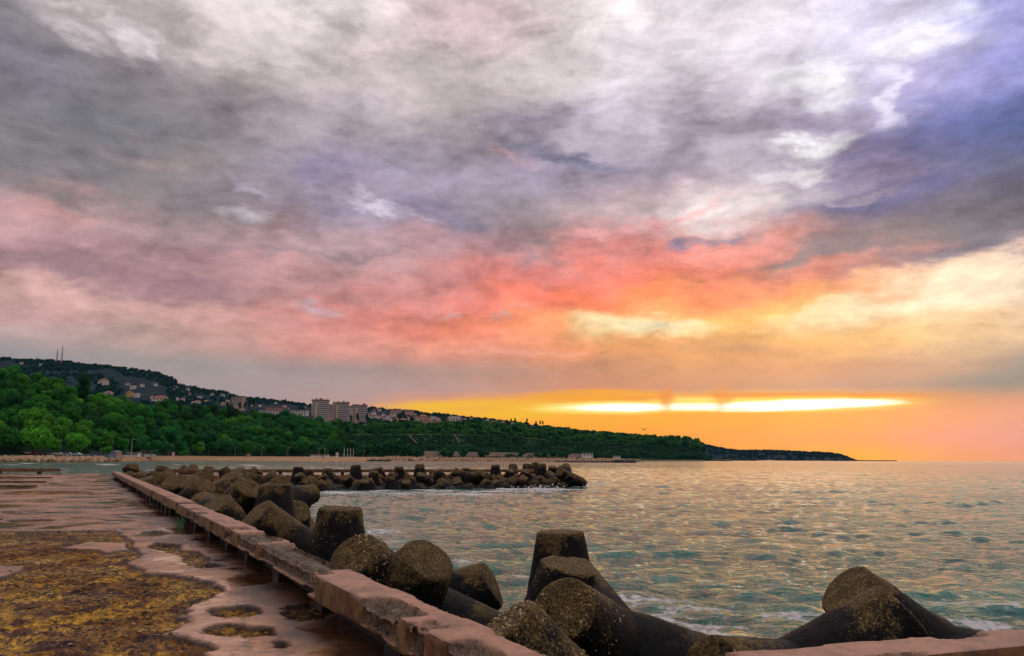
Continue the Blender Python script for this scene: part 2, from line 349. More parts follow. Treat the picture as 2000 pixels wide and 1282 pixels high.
# wet screed and broken concrete of the pier deck
def deck_material():
    m, k, b = material('pier_concrete')
    P = k.n('ShaderNodeNewGeometry').outputs['Position']
    w = attr(k, 'worn'); a = attr(k, 'algae'); h = attr(k, 'depth'); d = attr(k, 'beam_shade')
    lo = k.noise(P, .55, 6, .6); mid = k.noise(P, 3.5, 6, .65); hi = k.noise(P, 22, 5, .7)
    screed = k.ramp(mid, [(.25, (.15, .062, .024)), (.48, (.41, .19, .072)), (.75, (.64, .34, .15))])
    screed = k.mix(k.rng(lo, .35, .65), screed, k.mix(1., screed, (.88, .80, 1.05), 'MULTIPLY'))
    screed = k.mix(k.math('MULTIPLY', k.rng(hi, .62, .8), .5), screed, (.10, .07, .05))
    brok = k.ramp(k.noise(P, 2.3, 7, .72, .4), [(.22, (.020, .010, .016)), (.36, (.08, .035, .030)), (.45, (.17, .078, .030)), (.53, (.62, .34, .04)), (.61, (.24, .13, .035)), (.7, (.60, .42, .14)), (.8, (.70, .52, .26))])
    zone = k.noise(P, .8, 4, .55, .5)
    brok = k.mix(k.rng(zone, .40, .60), k.mix(1., brok, (.36, .24, .38), 'MULTIPLY'), brok)
    peb = k.voro(k.vmath('ADD', P, k.scale(k.noise(P, 9, 2, .5, 0, 'Color'), .08)), 26, out='Color')
    brok = k.mix(.7, brok, k.mix(1., brok, k.math('MULTIPLY_ADD', k.xyz(peb)[0], 1.5, .25), 'MULTIPLY'))
    brok = k.mix(k.rng(hi, .60, .72, 0, .75), brok, (.42, .27, .11))
    pit = k.math('MULTIPLY', k.rng(k.noise(P, 7, 5, .7, .5), .50, .38, 0, .85), 1.)
    brok = k.mix(pit, brok, (.018, .012, .012))
    stain = k.noise(k.vmath('ADD', P, k.scale(k.noise(P, 1.6, 4, .6, 0, 'Color'), 1.2)), 1.1, 7, .7)
    screed = k.mix(k.rng(stain, .48, .62, 0, .85), screed, k.mix(1., screed, (.42, .34, .34), 'MULTIPLY'))
    crack = k.rng(k.voro(k.vmath('ADD', P, k.scale(k.noise(P, 2.2, 5, .65, 0, 'Color'), .9)), .55, 'DISTANCE_TO_EDGE'), .0, .022, .85, 0)
    screed = k.mix(crack, screed, (.03, .018, .014))
    rim_shade = k.math('MULTIPLY', k.rng(w, .02, .35), k.rng(w, .98, .6))
    wet = k.rng(k.math('ADD', k.noise(P, .45, 7, .66, .4), k.math('MULTIPLY', mid, .25)), .57, .68)
    wet0 = k.math('MULTIPLY', wet, k.math('SUBTRACT', 1., w))
    c = k.mix(w, screed, brok)
    c = k.mix(k.math('MULTIPLY', rim_shade, .8), c, (.03, .02, .015))  # crevice shade around the broken patches, put into the colour
    c = k.mix(k.math('MULTIPLY', a, k.rng(mid, .2, .55, .6, 1.)), c, k.mix(k.rng(hi, .3, .7), (.006, .022, .006), (.02, .055, .012)))
    c = k.mix(k.math('MULTIPLY', wet0, .45), c, k.mix(1., c, (.45, .42, .44), 'MULTIPLY'))
    c = k.mix(k.math('MULTIPLY', d, .85), c, k.mix(1., c, (.07, .06, .06), 'MULTIPLY'))  # paints the shade beneath the parapet beams onto the deck
    k.put(b.inputs['Base Color'], c)
    wet = k.math('MAXIMUM', wet, k.math('MULTIPLY', a, .7))
    rough = k.math('SUBTRACT', k.math('MULTIPLY_ADD', hi, .25, .34), k.math('MULTIPLY', wet, .38))
    rough = k.math('ADD', rough, k.math('MULTIPLY', w, .4), clamp=True)
    k.put(b.inputs['Roughness'], rough); k.put(b.inputs['Specular IOR Level'], k.math('MULTIPLY_ADD', w, -.38, .5))
    hh = k.math('ADD', k.math('MULTIPLY', hi, k.math('MULTIPLY_ADD', w, 1.3, .10)), k.math('MULTIPLY', mid, k.math('MULTIPLY_ADD', w, 1.6, .12)))
    hh = k.math('MULTIPLY', hh, k.math('MULTIPLY_ADD', wet0, -.85, 1.))
    k.L(k.bump(hh, .55, .05), b.inputs['Normal'])
    return m
def parapet_material():
    m, k, b = material('parapet_concrete')
    P = k.n('ShaderNodeTexCoord').outputs['Object']; N = k.xyz(k.n('ShaderNodeNewGeometry').outputs['Normal'])[2]
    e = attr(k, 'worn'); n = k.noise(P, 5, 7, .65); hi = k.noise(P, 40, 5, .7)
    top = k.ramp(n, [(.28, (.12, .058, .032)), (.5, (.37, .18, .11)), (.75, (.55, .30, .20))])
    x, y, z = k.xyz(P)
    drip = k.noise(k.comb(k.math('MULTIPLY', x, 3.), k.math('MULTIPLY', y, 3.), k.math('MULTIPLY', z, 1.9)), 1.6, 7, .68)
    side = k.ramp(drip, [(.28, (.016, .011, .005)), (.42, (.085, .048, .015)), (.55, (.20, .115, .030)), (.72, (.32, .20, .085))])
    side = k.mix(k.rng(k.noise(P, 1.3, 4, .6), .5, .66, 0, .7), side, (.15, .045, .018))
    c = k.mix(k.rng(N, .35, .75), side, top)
    ag = k.ramp(k.voro(P, 34, out='Distance'), [(0, (.36, .25, .15)), (.35, (.20, .13, .07)), (.8, (.05, .033, .02))])
    ag = k.mix(k.rng(n, .45, .6), ag, k.mix(1., ag, (.45, .42, .38), 'MULTIPLY'))
    c = k.mix(e, c, ag)
    c = k.mix(k.rng(hi, .60, .72, 0, .7), c, (.05, .035, .025))
    pst = k.noise(k.vmath('ADD', P, k.scale(k.noise(P, 3, 4, .6, 0, 'Color'), .5)), 1.7, 7, .72)
    c = k.mix(k.rng(pst, .5, .66, 0, .8), c, k.mix(1., c, (.38, .33, .28), 'MULTIPLY'))
    k.put(b.inputs['Base Color'], c)
    k.put(b.inputs['Roughness'], k.rng(n, .3, .7, .42, .75))
    hh = k.math('ADD', k.math('MULTIPLY', hi, k.math('MULTIPLY_ADD', e, 1., .3)), k.math('MULTIPLY', n, .6))
    k.L(k.bump(hh, .5, .03), b.inputs['Normal'])
    return m
def tetra_material(near=True):
    m, k, b = material('tetrapod_concrete' if near else 'far_tetrapod_concrete')
    P = k.n('ShaderNodeTexCoord').outputs['Object']; G = k.n('ShaderNodeNewGeometry')
    N = k.xyz(G.outputs['Normal'])[2]; W = k.xyz(G.outputs['Position'])
    info = k.n('ShaderNodeObjectInfo'); rnd = info.outputs['Random']
    Pr = k.vmath('ADD', P, k.scale(k.comb(rnd, rnd, rnd), 40.))
    t = attr(k, 'along'); n = k.noise(Pr, 1.6, 6, .6); mid = k.noise(Pr, 5, 6, .68); hi = k.noise(Pr, 26, 5, .7)
    base = k.ramp(mid, [(.28, (.003, .003, .0035)), (.52, (.009, .0085, .009)), (.75, (.026, .022, .018))])
    base = k.mix(1., base, info.outputs['Color'], 'MULTIPLY')
    lich = k.ramp(k.math('ADD', k.math('MULTIPLY', hi, .7), k.math('MULTIPLY', mid, .3)), [(.33, (.018, .013, .006)), (.45, (.055, .036, .013)), (.55, (.155, .102, .036)), (.65, (.40, .27, .09))])
    up = k.rng(N, -.25, .8)
    cap = k.math('ADD', k.math('MULTIPLY', t, 1.25), k.math('MULTIPLY', up, .55))
    cap = k.math('ADD', cap, k.math('MULTIPLY', k.math('SUBTRACT', n, .5), 2.3))
    cap = k.math('ADD', cap, k.math('MULTIPLY', k.math('SUBTRACT', k.noise(k.comb(rnd, rnd, 0.), 97., 1, .5), .5), .8))
    f = k.rng(k.math('ADD', cap, k.math('MULTIPLY', k.math('SUBTRACT', hi, .5), .9)), 1.22, 1.5, 0, .95, 'SMOOTHSTEP')
    f = k.math('MULTIPLY', f, k.rng(W[2], .15, .8))
    c = k.mix(f, base, lich)
    # shells and pebbles as pale specks
    vd = k.voro(Pr, 17, out='Distance'); spot = k.math('MULTIPLY', k.rng(vd, .24, .16), k.rng(k.noise(Pr, 1.9, 3, .6), .47, .62))
    spot = k.math('MULTIPLY', spot, k.rng(t, .35, .7))
    c = k.mix(spot, c, k.ramp(k.xyz(k.voro(Pr, 17, out='Color'))[0], [(0, (.30, .17, .04)), (.6, (.36, .26, .12)), (1, (.5, .42, .27))]))
    wet = k.rng(k.math('ADD', W[2], k.math('MULTIPLY', k.math('SUBTRACT', mid, .5), 1.)), .55, .25)
    c = k.mix(k.math('MULTIPLY', wet, .8), c, (.012, .014, .013))
    k.put(b.inputs['Base Color'], c)
    k.put(b.inputs['Roughness'], k.math('SUBTRACT', k.rng(mid, .3, .7, .5, .8), k.math('MULTIPLY', wet, .25))); b.inputs['Specular IOR Level'].default_value = .14
    hh = k.math('ADD', k.math('ADD', k.math('MULTIPLY', hi, .5), k.math('MULTIPLY', mid, .8)), k.math('MULTIPLY', spot, .8))
    k.L(k.bump(hh, .8, .08), b.inputs['Normal'])
    return m
def water_material():
    m, k, b = material('sea_water')
    P = k.n('ShaderNodeNewGeometry').outputs['Position']
    x, y, z = k.xyz(P)
    dist = k.vmath('LENGTH', k.vmath('SUBTRACT', P, (0, 0, CAM_Z)), out='Value')
    deep = k.ramp(k.noise(P, .05, 4, .6), [(.3, (.003, .058, .056)), (.7, (.012, .12, .095))])
    deep = k.mix(k.rng(z, .02, .14, 0, .6), deep, (.02, .20, .145))
    # foam: laid down by the mesh attribute, broken up into lace
    fo = attr(k, 'foam')
    lace = k.math('SUBTRACT', 1., k.math('MULTIPLY', k.voro(k.vmath('ADD', P, k.scale(k.noise(P, 1.2, 4, .6, 0, 'Color'), 1.6)), 1.7, 'DISTANCE_TO_EDGE'), 4.5))
    fn = k.noise(P, 3.2, 6, .7)
    ff = k.math('ADD', k.math('MULTIPLY', fo, 1.5), k.math('MULTIPLY', k.math('ADD', k.math('MULTIPLY', lace, .35), fn), 1.0))
    f = k.math('MULTIPLY', k.rng(ff, 1.18, 1.48, 0, 1), k.rng(fo, .02, .12))
    c = k.mix(f, deep, k.mix(1., (.62, .60, .58), k.rng(fn, .3, .7, .7, 1.1), 'MULTIPLY'))
    k.put(b.inputs['Base Color'], c)
    k.put(b.inputs['Roughness'], k.math('ADD', k.rng(dist, 20, 500, .045, .12), k.math('MULTIPLY', f, .6)))
    b.inputs['IOR'].default_value = 1.22; b.inputs['Specular Tint'].default_value = (1, .73, .45, 1)
    # wind ripples, fading as they fall below a pixel
    sq = k.vmath('MULTIPLY', P, (1., 1.5, 1.))
    r1 = k.noise(sq, 1.5, 5, .62, .3); r2 = k.noise(sq, 7., 3, .6, .2); r3 = k.noise(k.vmath('MULTIPLY', P, (1., 1.6, 1.)), .32, 6, .6, .3)
    n1 = k.bump(r2, k.rng(dist, 10, 90, .4, .0), .03)
    n2 = k.bump(r1, k.rng(dist, 10, 120, .9, .30), .34, n1)
    n3 = k.bump(r3, k.rng(dist, 40, 300, .0, .42), 1.6, n2)
    k.L(n3, b.inputs['Normal'])
    return m
def shell_material():
    m, k, b = material('shells_and_pebbles')
    isl = k.n('ShaderNodeNewGeometry').outputs['Random Per Island']
    c = k.ramp(isl, [(0, (.06, .04, .015)), (.3, (.16, .10, .03)), (.6, (.30, .19, .07)), (.85, (.42, .30, .14)), (1, (.5, .40, .25))])
    k.put(b.inputs['Base Color'], c); b.inputs['Roughness'].default_value = .6
    return m
M_SHELL = shell_material()
M_DECK = deck_material(); M_PARA = parapet_material(); M_TET = tetra_material(); M_WATER = water_material()

# ---------------------------------------------------------------- frame of the pier
TH = math.atan2(-ray(150, 888)[0], 1)      # bearing of the pier, left of the view axis
PD = Vector((-math.sin(TH), math.cos(TH), 0)); PN = Vector((math.cos(TH), math.sin(TH), 0))
def pier(s, a, z=0.): return PD * s + PN * a + Vector((0, 0, z))
def to_pier(p): return p.dot(PD), p.dot(PN)
BEAM_A = 2.56; BEAM_W = .52; BEAM_H = .29; GAP_H = .24
TOPZ = DECK + GAP_H + BEAM_H
def spier(px, py, z=TOPZ): return to_pier(at_z(px, py, z))
sAB = spier(600, 1117)[0]; sBC = spier(354, 983)[0]; sEND = spier(219, 921)[0]
DECK_END = at_z(110, 925.5, DECK).dot(PD)
print('pier', math.degrees(TH), spier(600,1117), spier(888,1257), spier(354,983), spier(219,921), DECK_END, spier(850,1183), spier(1031,1255))

# ---------------------------------------------------------------- pier deck
def poly_dist(pts, poly):
    """signed distance (inside negative) of points (n,2) to a polygon"""
    poly = np.asarray(poly, float); n = len(poly); d = np.full(len(pts), 1e9); inside = np.zeros(len(pts), bool)
    for i in range(n):
        a = poly[i]; b = poly[(i + 1) % n]; e = b - a; w = pts - a
        t = np.clip((w @ e) / (e @ e + 1e-12), 0, 1); q = w - t[:, None] * e
        d = np.minimum(d, (q ** 2).sum(1))
        c1 = (a[1] > pts[:, 1]) != (b[1] > pts[:, 1])
        xx = a[0] + (pts[:, 1] - a[1]) / (b[1] - a[1] + 1e-12) * e[0]
        inside ^= c1 & (pts[:, 0] < xx)
    d = np.sqrt(d); return np.where(inside, -d, d)
def on_deck(pts): return [tuple(at_z(x, y, DECK))[:2] for x, y in pts]
def ell(cx, cy, rx, ry, n=14): return [(cx + rx * math.cos(2*math.pi*i/n), cy + ry * math.sin(2*math.pi*i/n)) for i in range(n)]
def build_deck():
    s = np.concatenate([np.arange(-6, 3.0, .5), 3.0 * np.exp(np.linspace(0, math.log(DECK_END / 3.0), 640))])
    a = np.concatenate([np.linspace(-26, -8, 40)[:-1], np.linspace(-8, 3.0, 440)])
    S, A = np.meshgrid(s, a, indexing='ij')
    X = PD.x * S + PN.x * A; Y = PD.y * S + PN.y * A
    P = np.stack([X.ravel(), Y.ravel(), np.zeros(X.size)], 1); XY = P[:, :2]
    w1 = (fbm(P * .9, 4, 5) - .5) * 1.6; w2 = (fbm(P * 4., 4, 9) - .5) * .6
    far = np.clip(P[:, 1] / 14, 1, 5)
    w3 = (fbm(P * 11., 3, 13) - .5) * .3; warp = w1 * .6 + w2 * .8 + w3 * .8
    worn = np.full(len(P), 1e9)
    def union(poly, amp=1.):
        nonlocal worn; worn = np.minimum(worn, poly_dist(XY, on_deck(poly)) + warp * amp)
    union([(-400,1037),(120,1036),(222,1035),(238,1046),(262,1072),(285,1080),(262,1098),(285,1118),(330,1120),(420,1138),(448,1146),(405,1166),(368,1184),(362,1200),(368,1212),(332,1228),(318,1236),(392,1250),(400,1275),(430,1300),(430,1400),(-400,1400)], .45)
    union([(290,1068),(305,1060),(355,1063),(362,1078),(330,1080)], .25); union([(320,1072),(385,1074),(414,1090),(400,1104),(372,1104),(350,1085)], .25)
    for e in ((462,1193,54,11),(465,1232,72,13),(355,1262,80,12),(550,1257,18,7),(600,1195,52,16),(405,1104,26,5)): union(ell(*e), .5)
    for e in ((90,962,95,3.5),(216,963,22,2.2),(60,1016,50,3),(300,1041,22,4),(20,1000,22,3)): union(ell(*e), .35)
    sound = np.minimum(poly_dist(XY, on_deck([(120,1070),(170,1058),(242,1060),(248,1072),(205,1080),(190,1072)])), poly_dist(XY, on_deck([(-200,1103),(45,1103),(42,1112),(12,1126),(-200,1128)]))) + warp * .25
    worn = np.maximum(worn, -sound)
    wm = 1 / (1 + np.exp(np.clip(worn / np.clip(P[:, 1] * .0012, .01, .03), -30, 30)))
    near = np.clip(1.6 - P[:, 1] / 16, .15, 1)
    rough = .6 * (fbm(P * 3., 5, 21, .6) - .5) + .9 * (.5 - np.abs(fbm(P * 5.5, 4, 25, .6) - .5) * 4 ) * .35 + .5 * (fbm(P * 14., 3, 27, .6) - .5); ledge = np.floor(fbm(P * 1.4 + 9, 4, 31) * 7) / 7
    depth = wm * (.045 + .06 * ledge + .13 * rough * near) + (fbm(P * .7, 3, 41) - .5) * .012
    algae = np.full(len(P), 1e9)
    for e in ((200,982,36,2.6),(158,991,58,3),(127,1001,45,2.4),(225,1022,22,2.2),(247,1009,23,1.6),(80,1029,8,1.5),(160,971,45,1.5),(60,1004,25,1.6),(165,949,100,.9),(120,955,60,.8),(252,998,8,1)):
        algae = np.minimum(algae, poly_dist(XY, on_deck(ell(*e))) + warp * .35)
    am = 1 / (1 + np.exp(np.clip(algae / .08, -30, 30)))
    beam_shade = np.clip(1 - (BEAM_A - .05 - A.ravel() + w1 * 1.1) / .75, 0, 1) * (A.ravel() < BEAM_A + .8)  # strip along the beams to be darkened as their shade
    beam_shade = np.clip(beam_shade * 1.3, 0, 1)
    Z = DECK - depth - am * .012 - .02 * np.clip(-worn, 0, 0) 
    V = np.stack([X.ravel(), Y.ravel(), Z], 1)
    me = mesh('pier_deck', V, grid_faces(len(s), len(a))[:, ::-1], M_DECK, True, {'worn': wm, 'algae': am, 'depth': depth, 'beam_shade': beam_shade})
    obj('pier_deck', me, kind='structure')
    # loose stones, shells and crumbs of concrete lying in the broken places
    rs_ = np.random.RandomState(3); w = wm * (P[:, 1] > 5) * (P[:, 1] < 24) * (np.abs(P[:, 0]) < P[:, 1] * .75); w = w * np.maximum(.02, fbm(P * 1.1 + 3, 3, 77) - .38) * np.clip(P[:, 1] / 6, 0, 4) ** 2
    idx = rs_.choice(len(P), 12000, p=w / w.sum())
    ico = np.array([(0,0,1),(.9,0,.3),(.28,.85,.3),(-.72,.52,.3),(-.72,-.52,.3),(.28,-.85,.3),(0,0,-.6)])
    fc = np.array([(0,1,2),(0,2,3),(0,3,4),(0,4,5),(0,5,1),(6,2,1),(6,3,2),(6,4,3),(6,5,4),(6,1,5)])
    sz = rs_.gamma(2., .0045, len(idx)) + .005; th = rs_.uniform(0, 6.3, len(idx))
    q = ico[None] * np.stack([sz * rs_.uniform(.8, 1.8, len(idx)), sz, sz * .35], 1)[:, None, :] * rs_.uniform(.75, 1.2, (len(idx), 7, 1))
    x = q[:, :, 0] * np.cos(th)[:, None] - q[:, :, 1] * np.sin(th)[:, None]; y = q[:, :, 0] * np.sin(th)[:, None] + q[:, :, 1] * np.cos(th)[:, None]
    pos_ = V[idx] + np.stack([rs_.normal(size=len(idx)) * .02, rs_.normal(size=len(idx)) * .02, sz * .2], 1)
    vv = np.stack([x, y, q[:, :, 2]], 2) + pos_[:, None, :]
    obj('deck_rubble', mesh('deck_rubble', vv.reshape(-1, 3), (fc[None] + 7 * np.arange(len(idx))[:, None, None]).reshape(-1, 3), M_SHELL), kind='stuff')
build_deck()
# body of the pier under the deck, down into the sea, and the corner under the photographer
mb = MB()
def slab(pts, z0, z1):
    n = len(pts); V = [(p[0], p[1], z0) for p in pts] + [(p[0], p[1], z1) for p in pts]
    mb.add(V, [tuple(range(n)), tuple(range(2*n-1, n-1, -1))] + [(i, n+i, n+(i+1)%n, (i+1)%n) for i in range(n)])
slab([pier(-6,-25.9)[:2], pier(DECK_END-.05,-25.9)[:2], pier(DECK_END-.05,3.0)[:2], pier(-6,3.0)[:2]], -3, DECK - .2)
Db0, Db1 = at_z(1100, 1300, TOPZ), at_z(2000, 1225, TOPZ); Df1 = at_z(2000, 1261, TOPZ)
Ddir = (Db1 - Db0).normalized(); Dnor = Vector((-Ddir.y, Ddir.x, 0))          # away from the camera
Dw = abs((Db1 - Df1).dot(Dnor)); 
print('D', Db0, Db1, Dw, math.degrees(math.atan2(Ddir.x, Ddir.y)))
E0 = Db0 - Ddir * 2.5; E1 = Db1 + Ddir * 14
slab([(E0 - Dnor*0.0)[:2], (E1)[:2], (E1 - Dnor*9)[:2], (E0 - Dnor*9)[:2]], -2.9, DECK - .012)
obj('pier_body', mb.mesh('pier_body', M_DECK), kind='structure')

# ---------------------------------------------------------------- parapet beams
def rough_beam(name, L, W, H, res, wear, seed, flat_top=True):
    """closed box along +Y with worn edges; wear = list of (y, half length, depth) broken places"""
    ny = max(2, int(L / res)); 
    per = []; nw = max(3, int(W / res)); nh = max(3, int(H / res))
    for i in range(nw): per.append((i / nw * W, 0))
    for i in range(nh): per.append((W, i / nh * H))
    for i in range(nw): per.append((W - i / nw * W, H))
    for i in range(nh): per.append((0, H - i / nh * H))
    per = np.array(per); npr = len(per)
    ys = np.linspace(0, L, ny)
    V = np.zeros((ny, npr, 3)); V[:, :, 0] = per[None, :, 0]; V[:, :, 2] = per[None, :, 1]; V[:, :, 1] = ys[:, None]
    V = V.reshape(-1, 3); ctr = np.array([W / 2, 0, H / 2])
    ex = np.minimum(V[:, 0], W - V[:, 0]); ez = np.minimum(V[:, 2], H - V[:, 2]); edge = np.maximum(ex, ez)       # 0 at an arris
    big = fbm(V * 2.2 + seed, 4, seed); fine = fbm(V * 11 + seed, 4, seed + 3, .6)
    wz = np.zeros(len(V))
    for y, hl, dep, x0, x1 in wear:
        g = np.exp(-((V[:, 1] - y) / hl) ** 4) * dep
        lat = np.clip((V[:, 0] - x0) / .09 + 1, 0, 1) * np.clip((x1 - V[:, 0]) / .09 + 1, 0, 1); wz = np.maximum(wz, g * lat)
    m = np.clip((wz * (.15 + 1.1 * big + .8 * (fine - .4)) - .30) / .16, 0, 1) * (V[:, 2] > H * .12)
    arr = np.clip(1 - edge / .05, 0, 1) * np.clip((big - .48) * 5, 0, 1)
    m = np.maximum(m, arr)
    off = m * (.015 + .075 * np.clip(wz + .25, 0, 1.2) * (fine + .25)) + .012 * (big - .5) + .008 * (1 - np.clip(edge / .03, 0, 1))
    d = V - ctr; d[:, 1] = 0
    nrm = np.zeros_like(V); 
    nrm[:, 0] = np.where(V[:, 0] < 1e-6, -1, np.where(V[:, 0] > W - 1e-6, 1, 0)); nrm[:, 2] = np.where(V[:, 2] < 1e-6, -1, np.where(V[:, 2] > H - 1e-6, 1, 0))
    nrm /= np.maximum(np.linalg.norm(nrm, axis=1, keepdims=True), 1e-6)
    V = V - nrm * off[:, None]
    V[:, 1] += (fbm(V * 5 + seed + 50, 3, seed) - .5) * .05 * ((V[:, 1] < 1e-3) | (V[:, 1] > L - 1e-3))
    F = []
    i = np.arange(ny - 1)[:, None] * npr; j = np.arange(npr)[None, :]; j2 = (j + 1) % npr
    F = np.stack([(i + j), (i + npr + j), (i + npr + j2), (i + j2)], -1).reshape(-1, 4)
    k = len(V); caps = np.array([[W / 2, 0, H / 2], [W / 2, L, H / 2]]); V = np.vstack([V, caps])
    fl = F.tolist() + [(k, int(a), int((a + 1) % npr)) for a in range(npr)] + [(k + 1, (ny - 1) * npr + int((a + 1) % npr), (ny - 1) * npr + a) for a in range(npr)]
    m = np.append(m, [m[:npr].mean() + .3, .3])
    me = mesh(name, V, fl, M_PARA, True, {'worn': m}); me.set_sharp_from_angle(angle=R(50))
    return me
def stub_mesh(w, l, h, seed):
    mb2 = MB(); rs = random.Random(seed)
    def j(): return rs.uniform(-.015, .015)
    V = [(x * w / 2 * (1 + t) + j(), y * l / 2 * (1 + t) + j(), z * h) for z, t in ((0, .06), (.5, 0), (1, .05)) for x, y in ((-1,-1),(1,-1),(1,1),(-1,1))]
    F = [(3,2,1,0),(8,9,10,11)] + [(4*k+i, 4*k+(i+1)%4, 4*k+4+(i+1)%4, 4*k+4+i) for k in (0,1) for i in range(4)]
    mb2.add(V, F)
    return mb2.mesh('support_block', M_STUB)
M_STUB = plain('shade_dark_concrete', (.016, .011, .008), .6, .5, 4., bump=.4)  # near-black colour standing in for the shade under the beams
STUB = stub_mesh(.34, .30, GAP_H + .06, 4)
def parapet(loc, heading, L, W, H, res, wear, seed, label, stubs, z=DECK + GAP_H, tilt=0., gap_blocker=False):
    root = obj('concrete_parapet', None, loc=(loc[0], loc[1], z), rot=(tilt, 0, -heading), label=label, cat='parapet')
    part('beam', rough_beam('beam', L, W, H, res, wear, seed), root)
    if gap_blocker:  # recessed dark blocks added to stop light coming through the gap
        pm = MB(); rp = random.Random(seed + 7); y = .04
        while y < L - .1:
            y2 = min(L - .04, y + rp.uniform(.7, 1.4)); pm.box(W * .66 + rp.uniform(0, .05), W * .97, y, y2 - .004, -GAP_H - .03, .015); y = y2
        part('base_block', pm.mesh('base_block', M_STUB), root)
    y = .5
    rs = random.Random(seed)
    while y < L - .2:
        part('support_block', STUB, root, loc=((W * .66 if gap_blocker else W * .62) + rs.uniform(-.03, .03), y, -GAP_H - .03), rot=(0, 0, rs.uniform(-.1, .1)))
        y += stubs
    return root
hd = math.radians(-math.degrees(TH))
def hdg(v): return math.atan2(v.x, v.y)
aB = BEAM_A + .13
sA0 = -1.5
W_A = spier(900, 1200)[1] - BEAM_A
print('width', W_A)
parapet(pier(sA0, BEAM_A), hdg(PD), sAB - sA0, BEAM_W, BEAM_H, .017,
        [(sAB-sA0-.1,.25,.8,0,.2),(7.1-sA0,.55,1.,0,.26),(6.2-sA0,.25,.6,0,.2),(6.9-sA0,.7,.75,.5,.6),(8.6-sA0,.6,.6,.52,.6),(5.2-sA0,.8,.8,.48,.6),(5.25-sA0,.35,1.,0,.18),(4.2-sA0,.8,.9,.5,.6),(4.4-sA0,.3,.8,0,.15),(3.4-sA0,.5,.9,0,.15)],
        3, 'nearest beam of the pier parapet, pink top with chipped edges, bottom centre', 2.7, gap_blocker=True)
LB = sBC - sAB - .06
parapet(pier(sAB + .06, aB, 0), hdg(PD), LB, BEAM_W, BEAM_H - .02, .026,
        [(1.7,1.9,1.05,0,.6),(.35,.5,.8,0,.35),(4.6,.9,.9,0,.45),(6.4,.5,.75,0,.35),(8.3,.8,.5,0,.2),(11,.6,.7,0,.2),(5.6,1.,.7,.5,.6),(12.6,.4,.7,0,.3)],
        8, 'second beam of the pier parapet, badly crumbled on top and streaked with rust', 2.4, gap_blocker=True)
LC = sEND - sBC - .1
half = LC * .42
parapet(pier(sBC + .08, BEAM_A + .15), hdg(PD), half, BEAM_W, BEAM_H, .05, [(4,.6,.7,0,.2),(9,1.,.6,0,.2),(.3,.3,.8,0,.6)], 12, 'third beam of the pier parapet, sound pink top, running into the distance', 1.6, gap_blocker=True)
parapet(pier(sBC + .14 + half, BEAM_A + .12), hdg(PD), LC - half, BEAM_W, BEAM_H, .10, [(6,.8,.7,0,.2),(15,1.,.6,0,.2),(LC-half,.5,.9,0,.6)], 15, 'farthest beam of the pier parapet, ending in a broken reddish end', 2.2, gap_blocker=True)
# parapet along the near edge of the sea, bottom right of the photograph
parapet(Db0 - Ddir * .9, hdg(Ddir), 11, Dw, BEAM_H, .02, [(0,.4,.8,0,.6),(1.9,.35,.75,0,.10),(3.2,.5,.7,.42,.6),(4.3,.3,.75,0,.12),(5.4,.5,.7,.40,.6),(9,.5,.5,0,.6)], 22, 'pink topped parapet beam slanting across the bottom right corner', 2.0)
# parapet on the seaward arm at the end of the pier, and the one on the far left
Fa, Fb = at_z(330, 917.5, TOPZ), at_z(1040, 917.5, TOPZ)
Fdir = (Fb - Fa).normalized(); Fn = Vector((-Fdir.y, Fdir.x, 0)); FL = (Fb - Fa).length
Fa2 = Vector((Fa.x, Fa.y, 0))
nseg = 4
for i in range(nseg):
    parapet(Fa2 + Fdir * (FL * i / nseg) , hdg(Fdir), FL / nseg - .12, .6, BEAM_H + .05, .12, [], 30 + i,
            ['parapet beam on the breakwater, left end, behind the brown tetrapods', 'second parapet beam from the left on the breakwater', 'third parapet beam from the left on the breakwater', 'parapet beam at the seaward right end of the breakwater'][i], 3.2)
Ga, Gb = at_z(-260, 914.5, TOPZ), at_z(120, 915.5, TOPZ)
Gd = (Gb - Ga).normalized()
parapet(Vector((Ga.x, Ga.y, 0)), hdg(Gd), (Gb - Ga).length, .6, BEAM_H + .04, .12, [(16,.9,.8,0,.6),(5,.8,.6,0,.6)], 41, 'mossy parapet beam on blocks at the far left end of the pier', 3.4)
# deck behind the breakwater parapet
mb = MB(); 
c0 = Fa2 - Fdir * 10 - Fn * .9; c1 = Fa2 + Fdir * (FL + 1.0) - Fn * .9
slab([c0[:2], c1[:2], (c1 + Fn * 5)[:2], (c0 + Fn * 5)[:2]], -3, DECK - .03)
obj('breakwater_deck', mb.mesh('breakwater_deck', M_DECK), kind='structure')
M_MOSS = plain('mossy_concrete', (.075, .055, .025), .85, .7, 3., bump=.6)
# worn mossy kerbs lying across the deck at the far left
for (pl, pr, h, lab) in (((-260, 935), (103, 934), .10, 'mossy broken concrete kerb farthest back on the pier deck'), ((-260, 943.5), (92, 942), .10, 'middle one of three mossy kerbs on the pier deck'), ((-260, 952.5), (73, 951), .10, 'nearest of three mossy kerbs on the pier deck')):
    a_, b_ = at_z(*pl, DECK), at_z(*pr, DECK); dd = (b_ - a_)
    root = obj('deck_kerb', None, loc=(a_.x, a_.y, DECK - .02), rot=(0, 0, -hdg(dd.normalized())), label=lab, cat='kerb')
    me = rough_beam('kerb_stone', dd.length, 1.15, .16, .16, [(dd.length * q, 1.5, .9, 0, 2) for q in (.3, .55, .8, .95)], int(pl[1]))
    me.materials.clear(); me.materials.append(M_MOSS); part('kerb_stone', me, root)

